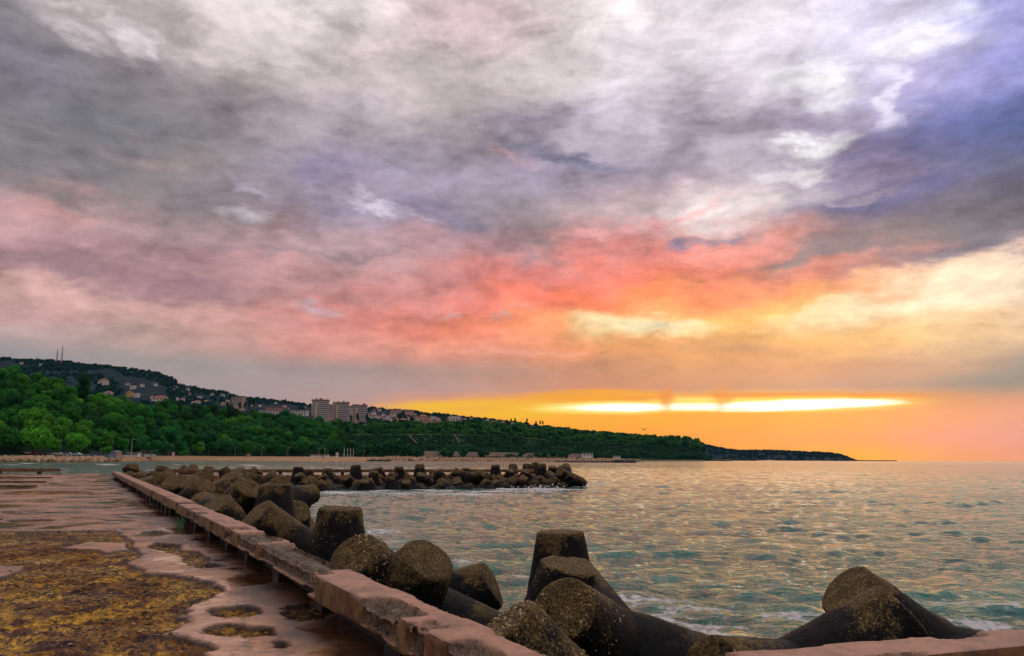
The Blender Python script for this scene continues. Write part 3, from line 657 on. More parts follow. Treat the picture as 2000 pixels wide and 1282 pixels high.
# ---------------------------------------------------------------- sea
FOAM = []      # (x, y, rx, ry, strength)
def foam_px(px, py, rx, ry, st): FOAM.append((*at_z(px, py, 0)[:2], rx, ry, st))
for q in ((50,906.5,3.2,1.6,1.),(93,908.5,2.6,1.,.9),(208,909,4.,1.4,1.),(30,910,6,1.2,.6),(495,910.5,3.,1.4,1.),(478,909,5,1,.6),(345,909,2.6,1,.9),(365,903,16,2.,.9),(420,903,9,1.6,.8),(450,903.5,9,1.4,.9),(398,904,5,1.4,.9),(330,902.5,9,2.,.7),(560,902.3,20,2,.5)): foam_px(*q)
for x0 in range(590, 1000, 22): foam_px(x0 + random.Random(x0).uniform(-8, 8), 962 + random.Random(x0+1).uniform(-4, 5), 2.2, 1.2, .75)
for q in ((1000,962,5,1.8,.9),(1040,957,6,2.2,1.),(1070,951,6,2.4,1.),(1090,946,4,2.2,1.),(1120,946,6,1.2,.7),(850,968,6,1.,.8),(920,968,6,1.,.8),(1160,945,9,.8,.4)): foam_px(*q)
for q in ((745,1040,1.6,1.6,.55),(760,1062,1.,.8,.6),(730,1085,1.,1.,.5),(920,1105,1.2,.8,.55),(1000,1050,.8,.4,.3),(1230,1180,1.8,.9,.6),(1560,1215,1.2,.5,.6),(1350,1245,1.2,.6,.7),(1020,1130,.8,.5,.55),(1180,1205,.8,.5,.7),(1260,1215,1.5,.8,.62),(1300,1240,1.6,.7,.72),(1340,1225,1.2,.5,.5),(1370,1200,1.6,.6,.45),(1180,1160,.8,.6,.5),(1520,1150,1.3,.4,.4),(1490,1190,1.6,.6,.35),(1860,1190,1.6,.5,.5),(1950,1195,2,.4,.45),(1900,1225,1.5,.5,.6),(1420,1230,1.3,.3,.45),(1480,1215,1.6,.4,.35),(1600,1200,1.6,.3,.3),(650,965,3,1.5,.5),(690,1010,2.,.8,.3)): foam_px(*q)
def build_sea():
    Ys = 5.5 * np.exp(np.linspace(0, math.log(1500 / 5.5), 760)); U = np.linspace(-1.15, 1.05, 560)
    Y, UU = np.meshgrid(Ys, U, indexing='ij'); X = UU * Y
    P = np.stack([X.ravel(), Y.ravel(), np.zeros(X.size)], 1)
    rng_ = np.random.RandomState(4); H = np.zeros(len(P))
    fade = np.clip(1.6 - P[:, 1] / 240, 0, 1)
    dw = np.stack([fbm(P * .21, 3, 61), fbm(P * .21, 3, 71)], 1) * 3.0
    AMP = {9.: .012, 5.3: .011, 3.6: .0115, 2.5: .0115, 1.8: .011, 1.35: .0095, 1.0: .0068, .75: .0042, .58: .0026, .45: .0016}
    for lam in (9., 5.3, 3.6, 2.5, 1.8, 1.35, 1.0, .75, .58, .45):
        for r in range(4):
            th = rng_.normal(1.9, .55); kx, ky = math.cos(th), math.sin(th)
            ph = (P[:, 0] * kx + P[:, 1] * ky + dw[:, 0] * kx + dw[:, 1] * ky) * 2 * math.pi / (lam * rng_.uniform(.85, 1.15)) + rng_.uniform(0, 6.3)
            s_ = np.sin(ph); H += (s_ + .35 * s_ * s_) * AMP[lam] * np.clip(lam * 75 / P[:, 1], 0, 1)
    H *= .7 + .8 * fbm(P * .12, 3, 81)
    F = np.zeros(len(P))
    for (x, y, rx, ry, st) in FOAM:
        q = ((P[:, 0] - x) / rx) ** 2 + ((P[:, 1] - y) / ry) ** 2
        g = np.exp(-q) * st; F = np.maximum(F, g)
        if y > 100: H += np.exp(-q * 1.5) * st * .42
    crest = np.clip((H - .15) * 6, 0, 1) * np.clip(1.3 - P[:, 1] / 60, 0, 1)
    F = np.maximum(F, crest * .25)
    V = P.copy(); V[:, 2] = H * np.clip(fade + .3, 0, 1)
    me = mesh('sea', V, grid_faces(len(Ys), len(U))[:, ::-1], M_WATER, True, {'foam': F})
    obj('sea', me, kind='structure')
    # open water beyond, and all round below
    mbs = MB(); S = 45000
    y0 = Ys[-1] - .5; 
    mbs.add([(-1.15 * y0, y0, 0.0), (1.05 * y0, y0, 0.0), (S, S, 0.0), (-S, S, 0.0)], [(0, 1, 2, 3)])
    obj('open_sea', mbs.mesh('open_sea', M_WATER), kind='structure')
    mbs = MB(); mbs.add([(-S, -S, -.35), (S, -S, -.35), (S, S, -.35), (-S, S, -.35)], [(0, 1, 2, 3)])
    obj('sea_around', mbs.mesh('sea_around', M_WATER), kind='structure')
build_sea()

# ---------------------------------------------------------------- tetrapods
AX = np.array([[0,0,1.], [math.sqrt(8)/3,0,-1/3], [-math.sqrt(2)/3,math.sqrt(6)/3,-1/3], [-math.sqrt(2)/3,-math.sqrt(6)/3,-1/3]])
TL, TR0, TR1 = 1.95, .82, .46
def tetra_mesh(name, N=24, M=8, capn=3, rough=0., seed=0, mats=None, ch=.05):
    verts = []; key = {}; faces = []; along = []
    def vid(p, t):
        k = (round(p[0], 4), round(p[1], 4), round(p[2], 4))
        if k not in key: key[k] = len(verts); verts.append(p); along.append(t)
        return key[k]
    kk = (TR0 - TR1) / TL
    for i in range(4):
        a = AX[i]; j = (i + 1) % 4
        e1 = AX[j] - (AX[j] @ a) * a; e1 /= np.linalg.norm(e1); e2 = np.cross(a, e1)
        rings = []
        ts = []
        for n in range(N):
            ph = 2 * math.pi * n / N; dph = ((ph + math.pi / 3) % (2 * math.pi / 3)) - math.pi / 3
            c = .942809 * math.cos(dph); t0 = c * TR0 / (4 / 3 + c * kk); ts.append(t0)
        for mm in range(M + 1):
            row = []
            for n in range(N):
                ph = 2 * math.pi * n / N; t = ts[n] + (TL - ch - ts[n]) * mm / M; r = TR0 - kk * t
                p = a * t + r * (math.cos(ph) * e1 + math.sin(ph) * e2); row.append(vid(p, t / TL))
            rings.append(row)
        caps = [(TL, TR1 - ch * .9)] + [(TL + .005, (TR1 - ch * .9) * (1 - q / capn)) for q in range(1, capn)]
        for t, r in caps:
            rings.append([vid(a * t + r * (math.cos(2*math.pi*n/N) * e1 + math.sin(2*math.pi*n/N) * e2), 1.05) for n in range(N)])
        for q in range(len(rings) - 1):
            for n in range(N):
                n2 = (n + 1) % N; f = (rings[q][n], rings[q][n2], rings[q+1][n2], rings[q+1][n])
                if len(set(f)) == 4: faces.append(f)
                elif len(set(f)) == 3: faces.append(tuple(dict.fromkeys(f)))
        c = vid(a * (TL + .005), 1.05)
        for n in range(N): faces.append((rings[-1][n], rings[-1][(n + 1) % N], c))
    V = np.array(verts); al = np.array(along)
    if rough:
        nrm = V / np.linalg.norm(V, axis=1, keepdims=True)
        big = fbm(V * 1.3 + seed, 3, seed) - .5; fine = fbm(V * 6 + seed, 4, seed + 5, .6) - .5
        tipw = .35 + .9 * np.clip(al * 1.4 - .6, 0, 1) * np.clip((fbm(V * .9 + 31 + seed, 3, seed + 8) - .3) * 3, 0, 1)
        cls = np.argmax(V @ AX.T, 1); rad = V - AX[cls] * (V * AX[cls]).sum(1, keepdims=True)
        rl = np.linalg.norm(rad, axis=1, keepdims=True); rad = np.where(rl > .15, rad / np.maximum(rl, 1e-6), 0) + AX[cls] * (al > .95)[:, None]
        rad /= np.maximum(np.linalg.norm(rad, axis=1, keepdims=True), 1e-6)
        rad = np.where((al > 1.0)[:, None], AX[cls], rad)
        V = V + rad * ((big * .06 + fine * .11 * tipw) * rough)[:, None]
    me = mesh(name, V, faces, mats or M_TET, True, {'along': al}); me.set_sharp_from_angle(angle=R(38))
    return me
T_FAR = [tetra_mesh('body', 12, 2, 1, .8, s) for s in range(3)]
T_MID = [tetra_mesh('body', 24, 6, 2, 1., 10 + s) for s in range(4)]
T_NEAR = [tetra_mesh('body', 72, 30, 8, .65, 20 + s, ch=.028) for s in range(6)]
def orient(axis, roll=0.):
    """first leg along axis; with roll 0 one of the other legs hangs as low as it can"""
    a = Vector(axis).normalized(); d = Vector((0, 0, -1)) + a * a.z
    if isinstance(roll, Vector): d = roll - a * a.dot(roll); roll = 0.
    if d.length < .25: d = Vector((.3, 1, 0)) - a * a.dot(Vector((.3, 1, 0)))
    d.normalize(); y = a.cross(d)
    return Matrix((d, y, a)).transposed().to_4x4() @ Matrix.Rotation(roll, 4, 'Z')
def place_tetra(data, tip, axis, roll, label, group, scale=1., tint=(1, 1, 1), is_tip=True):
    a = Vector(axis).normalized(); tip = Vector(tip)
    c = tip - a * (TL * scale) if is_tip else tip
    o = bpy.data.objects.new('tetrapod', data); COL.objects.link(o)
    o.matrix_world = Matrix.Translation(c) @ orient(axis, roll) @ Matrix.Scale(scale, 4)
    o.color = (*tint, 1)
    tag(o, label, 'tetrapod', group)
    return o
# (tip px, tip py, distance, outward axis of that leg, direction of a second leg, mesh, tint, label)
G1 = 'large tetrapods along the near side of the pier'
NEAR = [
 (665,992,17.3,(.02,-.05,1),(.3,1,0),0,(1,1,1),'upright tetrapod leg with flat mossy top behind the crumbled parapet'),
 (688,1086,13.3,(-.38,-.62,.62),(1,-.1,-.3),1,(1.1,1.05,1),'tetrapod with pebble crusted round end beside the parapet, in front of the flat topped leg'),
 (838,1092,13.2,(.42,-.42,.72),(.45,-.1,-.9),2,(.9,.9,.9),'broad dark tetrapod with yellow lichen peak right of the pebble crusted one'),
 (962,1140,15.8,(.80,-.1,.42),(-.1,-.2,-1),4,(.8,.85,.95),'smooth blue grey tetrapod with blackened upright end near the water'),
 (1094,1038,15.6,(-.02,.0,1),(-.5,1,0),2,(.8,.8,.8),'tallest upright tetrapod with olive cap, in the middle against the water'),
 (1110,1104,13.4,(.20,-.15,.95),(-1,.2,-.4),0,(1,1,1),'tetrapod with slanted brown topped end in front of the tallest one'),
 (1100,1190,11.2,(-.35,-.72,.48),(1,-.1,-.10),3,(.9,.85,.75),'tetrapod with shell covered round end facing the camera and one leg lying right'),
 (985,1218,10.2,(-.56,-.10,.80),(-.1,.1,-1),4,(1.3,1.15,.9),'tetrapod crusted all over with yellow pebbles, nearest behind the parapet'),
 (1650,1150,12.4,(-.70,-.10,.66),(0,-.02,-1),2,(.75,.75,.75),'large tetrapod leaning left with rust brown patches, alone at the right'),
 (1762,1196,11.3,(.76,-.05,.62),(0,-.22,-.8),0,(.9,.95,1),'smooth tetrapod leg with yellow spots crossing in front of the large leaning one'),
 (496,1006,18.3,(-.52,-.38,.64),(.9,.1,-.3),5,(1.2,1.1,.95),'tetrapod with squarish brown end at the foot of the second parapet beam'),
 (537,948,24.0,(-.04,.05,1),(.3,1,0),4,(.8,.85,.9),'tall dark tetrapod leg standing behind the squarish brown ended one'),
 (578,998,25.5,(.30,-.60,.62),(.3,.5,-.8),3,(.6,.62,.65),'black tetrapod end facing the camera at the edge of the water left of centre'),
 (488,952,25.0,(.55,-.35,.68),(-.6,-.2,-.6),1,(1.25,1.12,.9),'tetrapod with thick mossy leg raised right, beside the tall dark one'),
 (420,985,21.5,(-.30,-.40,.75),(.1,.1,-1),2,(1.1,1,.9),'tetrapod lying low against the parapet with reddish worn end'),
]
for (px, py, d, ax, hint, mi, tint, lab) in NEAR:
    place_tetra(T_NEAR[mi], at_d(px, py, d), ax, Vector(hint), lab, G1, 1., tint)
# the heap that narrows towards the end of the pier
G2 = 'brown tetrapods heaped along the pier'
MIDT = [(372,940,58,(-.15,-.5,.8)),(400,948,52,(.5,-.3,.6)),(300,925,60,(-.2,.1,.9)),(318,912,62,(.1,.2,.9)),(352,914,60,(-.6,-.2,.6)),(378,912,64,(.3,-.5,.6)),(405,928,48,(.5,-.4,.4)),(425,940,42,(-.3,-.2,.9)),(447,930,40,(-.1,-.5,.8)),
        (262,911,78,(.35,-.5,.6)),(245,910,84,(-.5,-.2,.6)),(288,928,70,(-.6,-.4,.6)),(345,968,34,(.2,-.6,.4)),(360,955,40,(-.5,-.5,.5)),(465,925,42,(.4,-.2,.7)),(520,928,40,(-.5,-.2,.7)),(495,925,44,(.2,.1,.9)),(545,945,36,(.1,-.5,.3)),
        (330,940,52,(-.2,-.5,.6)),(440,960,30,(-.5,-.4,.3)),(395,965,32,(.1,-.6,.7)),(485,965,32,(.8,-.1,.2)),(410,912,72,(.2,.1,.9)),(435,915,68,(-.4,-.1,.8)),(470,916,66,(.1,-.3,.8)),(505,918,64,(.5,.1,.7)),(335,925,66,(.6,-.2,.5))]
rs = random.Random(11)
for i, (px, py, d, ax) in enumerate(MIDT):
    ax = Vector(ax); zt = 1.75 + .45 * max(0, ax.normalized().z) + rs.uniform(-.15, .15) - (.5 if py > 955 else 0)
    p = at_z(px, py, zt); s_, a_ = to_pier(p)
    if a_ < 3.9 or a_ > 14: p = at_d(px, py, min(85, 4.6 / max(.03, .488 + .873 * ray(px, py)[0])))
    d = p.y
    v = rs.uniform(.9, 1.3)
    place_tetra(T_MID[i % 4], at_d(px, py, d), ax, rs.uniform(-.4, .4), ['brown tetrapod with raised end', 'brown tetrapod tilted sideways'][abs(ax[0]) > .3] + (', low' if py > 938 else ', on top') + ' of the heap, ' + ('near the pier end' if px < 290 else 'beside the farthest parapet beam' if px < 345 else 'in the middle of the pier' if px < 400 else 'toward the breakwater' if px < 460 else 'next to the dark upright leg'), G2, 1., (2.2 * v, 1.9 * v, 1.6 * v))
# bottom layer of the same heap, half under water
for i in range(40):
    s = 27 + (i / 39.) ** 1.1 * 52 + rs.uniform(-.8, .8); row = i % 2
    a = 4.6 + row * 2.3 + rs.uniform(-.3, .3)
    ax = (rs.uniform(-.6, .6), rs.uniform(-.6, .3), rs.uniform(-.3, .5))
    v = rs.uniform(.8, 1.2); fa = min(1, (s - 20) / 20)
    place_tetra(T_MID[i % 4], pier(s, a, rs.uniform(-.1, .3) - row * .3), ax, rs.uniform(0, 2), 'brown tetrapod in the lower layer of the heap, ' + ('parapet side, ' if not row else 'water side, ') + ('nearest part' if s < 36 else 'nearer middle part' if s < 48 else 'farther middle part' if s < 62 else 'toward the pier end'), G2, .95, (1 + 1.3 * fa * v, 1 + 1.0 * fa * v, 1 + .5 * fa * v), False)
for i in range(6):      # lowest ones in the shade between the pier and the water
    place_tetra(T_NEAR[i], pier(6.5 + i * 2.6, 4.9 + .3 * (i % 2), -1.1 - .15 * (i % 2)), (rs.uniform(-.4, .4), rs.uniform(-.5, .2), -.8), rs.uniform(0, 2), 'black wet tetrapod low in the shade ' + ('beside the nearest parapet beam' if i < 2 else 'below the flat topped leg' if i < 4 else 'below the squarish brown end'), G1, .95, (.8, .8, .8), False)
# the breakwater: named ones first, then the pile
G3 = 'dark tetrapods piled in front of the breakwater'
FARN = [(583,912,(0,0,1),'upright grey tetrapod at the left end of the breakwater pile'),(603,918,(0,.1,1),''),(639,916,(-.1,.1,1),''),(695,909,(-.05,.1,1),'slim upright tetrapod standing above the breakwater parapet'),(738,914,(-.2,-.2,.9),''),
        (779,912,(-.05,-.1,1),''),(820,907,(0,0,1),'tallest upright tetrapod on the breakwater, left of its middle'),(855,918,(-.2,-.2,.9),''),(885,920,(-.7,-.2,.5),'tetrapod with a pale slanted end above the breakwater pile'),(910,915,(0,-.1,1),''),
        (968,908,(0,-.1,1),'tetrapod with olive round cap on the right half of the breakwater'),(1002,907,(0,.2,1),'reddish upright tetrapod behind the parapet, left of the red pair'),(1029,906,(0,.1,1),''),(1046,904,(.05,.1,1),'reddest upright tetrapod behind the breakwater parapet'),
        (1058,906,(0,-.1,1),''),(1080,912,(.1,-.3,.9),''),(1100,913,(.5,.1,.7),'tetrapod with a boxy end tilted right at the breakwater tip'),(1118,928,(.7,-.2,.4),''),(1127,936,(.8,-.1,.3),''),(1140,943,(.8,-.2,-.2),'last low black tetrapod touching the water at the breakwater tip')]
for i, (px, py, ax, lab) in enumerate(FARN):
    base = Fa.y + (Fb.y - Fa.y) * (px - 330) / 710.
    d = base - (4.5 if px not in (1002, 1029, 1046) else -3.5) - (5 if px > 1110 else 0) - (2.5 if px in (855, 885) else 0)
    red = px in (1002, 1029, 1046)
    place_tetra(T_MID[i % 4], at_d(px, py, d), ax, rs.uniform(0, 2), lab or 'upright dark tetrapod on the breakwater, ' + {603:'second from its left end',639:'left of the slim one',738:'right of the slim one',779:'just left of the tallest',855:'just right of the tallest',910:'left of the olive capped one',1029:'between the two red ones',1058:'right of the red pair',1080:'near the tip, leaning slightly',1118:'second from the tip, leaning right',1127:'low beside the last one at the tip'}[px], G3, 1., (2.6, 1.5, 1.2) if red else (.8, .72, .62))
for i in range(96):
    row = i % 3; u = (i // 3) / 31.
    q = Fa2 + Fdir * (FL * (.26 + .80 * u) + rs.uniform(-.6, .6)) - Fn * (3.2 + row * 2.9 + rs.uniform(-.5, .5))
    if u > .93: q = q + Fn * (row * 1.6)
    z = (-.1, -.3, -.7)[row] + rs.uniform(-.2, .2)
    v = rs.uniform(.8, 1.6)
    place_tetra(T_MID[i % 4], (q.x, q.y, z), (rs.uniform(-.8, .8), rs.uniform(-.9, .2), rs.uniform(.1, 1)), rs.uniform(0, 2), ['dark tetrapod against the parapet', 'dark tetrapod in the middle row', 'wet black tetrapod at the waterline'][row] + ' of the breakwater, ' + ['at its left end', 'left of its slim leg', 'left of its middle', 'under its tallest upright', 'right of its tallest upright', 'below the olive capped one', 'below the red pair', 'at its seaward tip'][min(7, int(u * 8))], G3, .96, (v * .6, v * .58, v * .58), False)
# pebbles and shells crusted on the nearest ends
def crust(owner, idx_leg, amin, count, size, seed, up_only=False):
    rs_ = np.random.RandomState(seed); a = AX[idx_leg]
    t = rs_.uniform(amin, 1.0, count); ph = rs_.uniform(0, 2 * math.pi, count)
    e1 = np.cross(a, [0.31, .7, .2]); e1 /= np.linalg.norm(e1); e2 = np.cross(a, e1)
    cap = rs_.rand(count) < .28
    r = np.where(cap, TR1 * np.sqrt(rs_.rand(count)) * .92, (TR0 - (TR0 - TR1) * t) * 1.0)
    tt = np.where(cap, TL + .01, t * (TL - .05))
    rad = np.cos(ph)[:, None] * e1 + np.sin(ph)[:, None] * e2
    P = a * tt[:, None] + rad * r[:, None]
    keep = fbm(P * 2.2 + seed, 3, seed) > .43
    P, rad, cap = P[keep], rad[keep], cap[keep]
    ico = np.array([(0,0,1),(.9,0,.3),(.28,.85,.3),(-.72,.52,.3),(-.72,-.52,.3),(.28,-.85,.3),(0,0,-.6)])
    fc = [(0,1,2),(0,2,3),(0,3,4),(0,4,5),(0,5,1),(6,2,1),(6,3,2),(6,4,3),(6,5,4),(6,1,5)]
    V = []; F = []
    for i in range(len(P)):
        s = size * rs_.uniform(.4, 1.3); B = rs_.normal(size=(3, 3)); qm, _ = np.linalg.qr(B)
        v = (ico * [1, rs_.uniform(.6, 1), rs_.uniform(.4, .7)] * s) @ qm + P[i]
        k = len(V) * 7; V.append(v); F += [tuple(j + k for j in f) for f in fc]
    me = mesh('shell_crust', np.vstack(V), F, M_SHELL)
    o = obj('shell_crust', me, kind='stuff'); o.parent = owner
    return o
tets = {o['label']: o for o in COL.objects if o.name.startswith('tetrapod')}
for lab_i, amin, cnt, size in ((1, .6, 520, .028), (6, .45, 900, .030), (7, .30, 1500, .030), (0, .6, 420, .022), (10, .7, 90, .022), (9, .7, 120, .022), (5, .75, 150, .02), (2, .7, 160, .02)):
    crust(tets[NEAR[lab_i][7]], 0, amin, cnt, size, 100 + lab_i)
crust(tets[NEAR[6][7]], 1, .8, 240, .026, 130)

# ---------------------------------------------------------------- the land round the bay
def curve(pts):
    xs = [p[0] for p in pts]; ys = [p[1] for p in pts]
    return lambda x: float(np.interp(x, xs, ys))
Yw = curve([(-400,280),(0,312),(200,335),(240,400),(300,470),(400,510),(600,515),(740,560),(800,600),(1000,660),(1240,700),(1262,1000),(1390,1500),(1420,1700)])
Y0 = curve([(-400,310),(0,345),(150,385),(250,440),(400,560),(600,640),(700,760),(850,850),(1000,950),(1240,1250),(1390,1650),(1420,1750)])
DP = curve([(-400,150),(500,150),(700,210),(1000,260),(1390,300)])
SK1 = curve([(-400,728),(-100,738),(0,746),(60,762),(110,768),(150,790),(200,795),(240,803),(300,806),(345,803),(400,808),(470,815),(520,818),(570,818),(610,830),(700,834),(850,832),(960,834),(1040,842),(1100,850),(1200,855),(1300,862),(1352,865),(1368,870),(1380,888),(1392,896),(1420,899)])
def steep(px, t):
    t = max(0., t)
    if px < 640: return t ** .85
    r = np.interp(t, [0, .22, .3, .55, .62, .75, 1], [0, .06, .18, .58, .62, .66, 1.])
    w = min(1, (px - 640) / 60.)
    return (1 - w) * t ** .85 + w * r
def hill1(px, t):
    y0 = Y0(px); y = y0 + DP(px) * t
    a, _ = ray(px, 860); top = at_d(px, SK1(px), y0 + DP(px)).z
    z0 = 3.0 if px < 1300 else 1.5
    return Vector((a * y, y, z0 + (top - z0) * float(steep(px, t))))
def land_material(name, cols, scale, bumpd=0.):
    m, k, b = material(name)
    P = k.n('ShaderNodeNewGeometry').outputs['Position']
    c = k.ramp(k.noise(P, scale, 8, .65, .3), cols)
    k.put(b.inputs['Base Color'], c); b.inputs['Roughness'].default_value = .9; b.inputs['Specular IOR Level'].default_value = .1
    if bumpd: k.L(k.bump(k.noise(P, scale * 4, 5, .65), .8, bumpd), b.inputs['Normal'])
    return m
M_SLOPE = land_material('slope_ground', [(.3, (.004, .018, .010)), (.5, (.010, .038, .016)), (.68, (.022, .058, .022)), (.8, (.05, .06, .03))], .05, 1.)
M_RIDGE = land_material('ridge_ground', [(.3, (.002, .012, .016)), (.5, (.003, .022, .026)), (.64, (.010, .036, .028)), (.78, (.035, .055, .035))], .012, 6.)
M_SAND = land_material('beach_sand', [(.3, (.30, .17, .08)), (.6, (.42, .25, .12)), (.8, (.48, .30, .16))], .08)
M_GRASSY = land_material('shore_earth', [(.3, (.03, .06, .02)), (.5, (.07, .09, .03)), (.65, (.20, .14, .08)), (.8, (.28, .19, .11))], .09)
def strip(name, pxs, ts, fn, mat, noise=0., seed=0, kind='structure'):
    V = np.array([fn(px, t) for t in ts for px in pxs])
    if noise:
        V[:, 2] += (fbm(V * .02, 4, seed) - .5) * noise
    return obj(name, mesh(name, V, grid_faces(len(ts), len(pxs))[:, ::-1], mat, True), kind=kind)
pxs = np.arange(-400, 1421, 8.)
strip('wooded_slope', pxs, np.linspace(0, 1, 26), hill1, M_SLOPE, 2.)
strip('slope_back', pxs, np.linspace(0, 1, 3), lambda px, t: hill1(px, 1.) + Vector((0, 1, 0)) * 150 * t - Vector((0, 0, 6 * t)), M_SLOPE)
def shore(px, t):
    y = Yw(px) - 6 + (Y0(px) + 10 - Yw(px)) * t; a, _ = ray(px, 890)
    rocky = px < 235 or px > 755
    z = np.interp(t, [0, .06, .3, 1], [-.6, .0, 1.6, 3.0]) if not rocky else np.interp(t, [0, .08, .25, 1], [-.8, .9, 2.1, 3.0])
    if px > 1250: z *= .55
    return Vector((a * y, y, z))
strip('beach', np.arange(236, 757, 8.), np.linspace(0, 1, 14), shore, M_SAND, .3)
strip('shore_land', np.arange(-400, 241, 8.), np.linspace(0, 1, 14), shore, M_GRASSY, .3)
strip('shore_road_land', np.arange(752, 1421, 8.), np.linspace(0, 1, 14), shore, M_GRASSY, .3)

# distant ridge
Y2A = curve([(-400,1300),(400,1350),(700,1250),(1000,1350),(1345,1750)])
Y2B = curve([(-400,3000),(300,2700),(620,2300),(900,2000),(1345,2200)])
SK2 = curve([(-400,690),(0,703),(60,706),(115,708),(150,714),(210,719),(280,728),(305,733),(328,742),(345,753),(400,763),(440,768),(460,776),(500,780),(560,787),(600,793),(700,797),(760,803),(830,809),(900,817),(960,823),(1030,831),(1100,840),(1170,847),(1250,853),(1330,861),(1352,872)])
PB2 = curve([(-400,800),(300,805),(620,820),(900,830),(1100,850),(1345,872)])
def hill2(px, t):
    y = Y2A(px) + (Y2B(px) - Y2A(px)) * t; a, _ = ray(px, 820)
    za = at_d(px, PB2(px), Y2A(px)).z - 10; zb = at_d(px, SK2(px), Y2B(px)).z
    return Vector((a * y, y, za + (zb - za) * (max(0., t) ** 1.05)))
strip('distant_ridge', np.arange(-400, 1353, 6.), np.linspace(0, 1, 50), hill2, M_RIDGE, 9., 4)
strip('ridge_back', np.arange(-400, 1353, 12.), np.linspace(0, 1, 3), lambda px, t: hill2(px, 1.) + Vector((0, 1, 0)) * 500 * t - Vector((0, 0, 60 * t + 1)), M_RIDGE)
def on_hill2(px, py):
    lo, hi = 0., 1.
    for _ in range(24):
        m = (lo + hi) / 2; p = hill2(px, m); q = 1 if at_d(px, py, p.y).z > p.z else 0
        if q: lo = m
        else: hi = m
    return hill2(px, lo)
# headland
SK3 = curve([(1340,862),(1360,866),(1372,868),(1400,874),(1420,878),(1440,881),(1500,880.5),(1560,883),(1600,884.5),(1630,887),(1645,889),(1655,892),(1668,896.5),(1682,899.2)])
def hill3(px, t):
    y = 3300 + 900 * t; a, _ = ray(px, 880); zt = at_d(px, SK3(px), 4200).z - 4
    return Vector((a * y, y, .3 + max(0, zt) * float(np.interp(t, [0, .12, .4, 1], [0, .35, .75, 1]))))
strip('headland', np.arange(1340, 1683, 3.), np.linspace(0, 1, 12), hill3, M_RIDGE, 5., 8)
mb = MB(); p = [at_d(1560, 899, 4300), at_d(1752, 900, 4300)]
mb.box(p[0].x, p[1].x, 4300, 4330, -.5, 4.5); obj('far_spit', mb.mesh('far_spit', M_RIDGE), kind='structure')

# ---------------------------------------------------------------- trees
def leaf_material(name, cols):
    m, k, b = material(name)
    info = k.n('ShaderNodeObjectInfo'); P = k.n('ShaderNodeTexCoord').outputs['Object']; isl = k.n('ShaderNodeNewGeometry').outputs['Random Per Island']
    n = k.noise(P, .35, 4, .6)
    c = k.ramp(k.math('MULTIPLY_ADD', isl, .4, k.math('MULTIPLY', n, .65)), cols)
    k.put(b.inputs['Base Color'], k.mix(1., c, info.outputs['Color'], 'MULTIPLY'))
    b.inputs['Roughness'].default_value = .7; b.inputs['Specular IOR Level'].default_value = .25
    tr = k.n('ShaderNodeBsdfTranslucent'); k.put(tr.inputs[0], k.mix(1., c, info.outputs['Color'], 'MULTIPLY'))
    mx = k.n('ShaderNodeMixShader'); mx.inputs[0].default_value = .25
    k.L(b.outputs[0], mx.inputs[1]); k.L(tr.outputs[0], mx.inputs[2])
    o = [x for x in m.node_tree.nodes if x.type == 'OUTPUT_MATERIAL'][0]; k.L(mx.outputs[0], o.inputs[0])
    return m
M_LEAF = leaf_material('tree_leaves', [(.2, (.008, .075, .010)), (.45, (.020, .17, .018)), (.7, (.045, .26, .022)), (.9, (.10, .33, .03))])
M_BARK = plain('bark', (.05, .035, .025), .9, .3, 4)
def crown_points(seed, rx, rz, blobs, count, br=.42):
    rs_ = np.random.RandomState(seed); C = []
    while len(C) < blobs:
        p = rs_.uniform(-1, 1, 3)
        if np.linalg.norm(p) < 1: C.append(p * [rx * .72, rx * .72, rz * .72])
    C = np.array(C); rad = rs_.uniform(.6, 1.1, blobs) * rx * br
    idx = rs_.randint(0, blobs, count); d = rs_.normal(size=(count, 3)); d[:, 2] = d[:, 2] * .8 + .25; d /= np.linalg.norm(d, axis=1, keepdims=True)
    P = C[idx] + d * (rad[idx] * rs_.uniform(.82, 1.08, count))[:, None]
    return P, d, rs_
def leaf_quads(P, d, rs_, size):
    n = len(P); nrm = d + rs_.normal(size=(n, 3)) * .55; nrm /= np.linalg.norm(nrm, axis=1, keepdims=True)
    t = np.cross(nrm, rs_.normal(size=(n, 3))); t /= np.linalg.norm(t, axis=1, keepdims=True); u = np.cross(nrm, t)
    s = (size * rs_.uniform(.6, 1.3, n))[:, None]
    V = np.stack([P + t * s, P + u * s * .75, P - t * s, P - u * s * .75], 1).reshape(-1, 3)
    return V, np.arange(4 * n).reshape(-1, 4)
def crown_mesh(seed, rx, rz, blobs, count, size, h, br=.42):
    P, d, rs_ = crown_points(seed, rx, rz, blobs, count, br); P[:, 2] += h
    V, F = leaf_quads(P, d, rs_, size)
    return mesh('crown', V, F, M_LEAF)
def trunk_mesh(h, r, seed):
    mb = MB(); rs_ = random.Random(seed)
    mb.tube((0, 0, -2), (0, 0, h * .6), r, r * .6, 6)
    for i in range(4):
        a = rs_.uniform(0, 6.3); mb.tube((0, 0, h * rs_.uniform(.3, .55)), (math.cos(a) * h * .28, math.sin(a) * h * .28, h * rs_.uniform(.75, .95)), r * .5, r * .2, 5)
    return mb.mesh('trunk', M_BARK)
CROWN = [crown_mesh(200 + i, 5.8, 4.6, 16 + i, 3000, .42, 6.5 + i % 2) for i in range(6)]
TRUNK = [trunk_mesh(7, .3, i) for i in range(3)]
SMALLC = [crown_mesh(230 + i, 4.6, 3.9, 9, 1100, .48, 5.) for i in range(4)]
POPLAR = crown_mesh(250, 3.6, 9.5, 26, 3000, .45, 9.5, .55)
CYP = crown_mesh(251, 1.8, 6.5, 14, 700, .4, 6.5, .6)
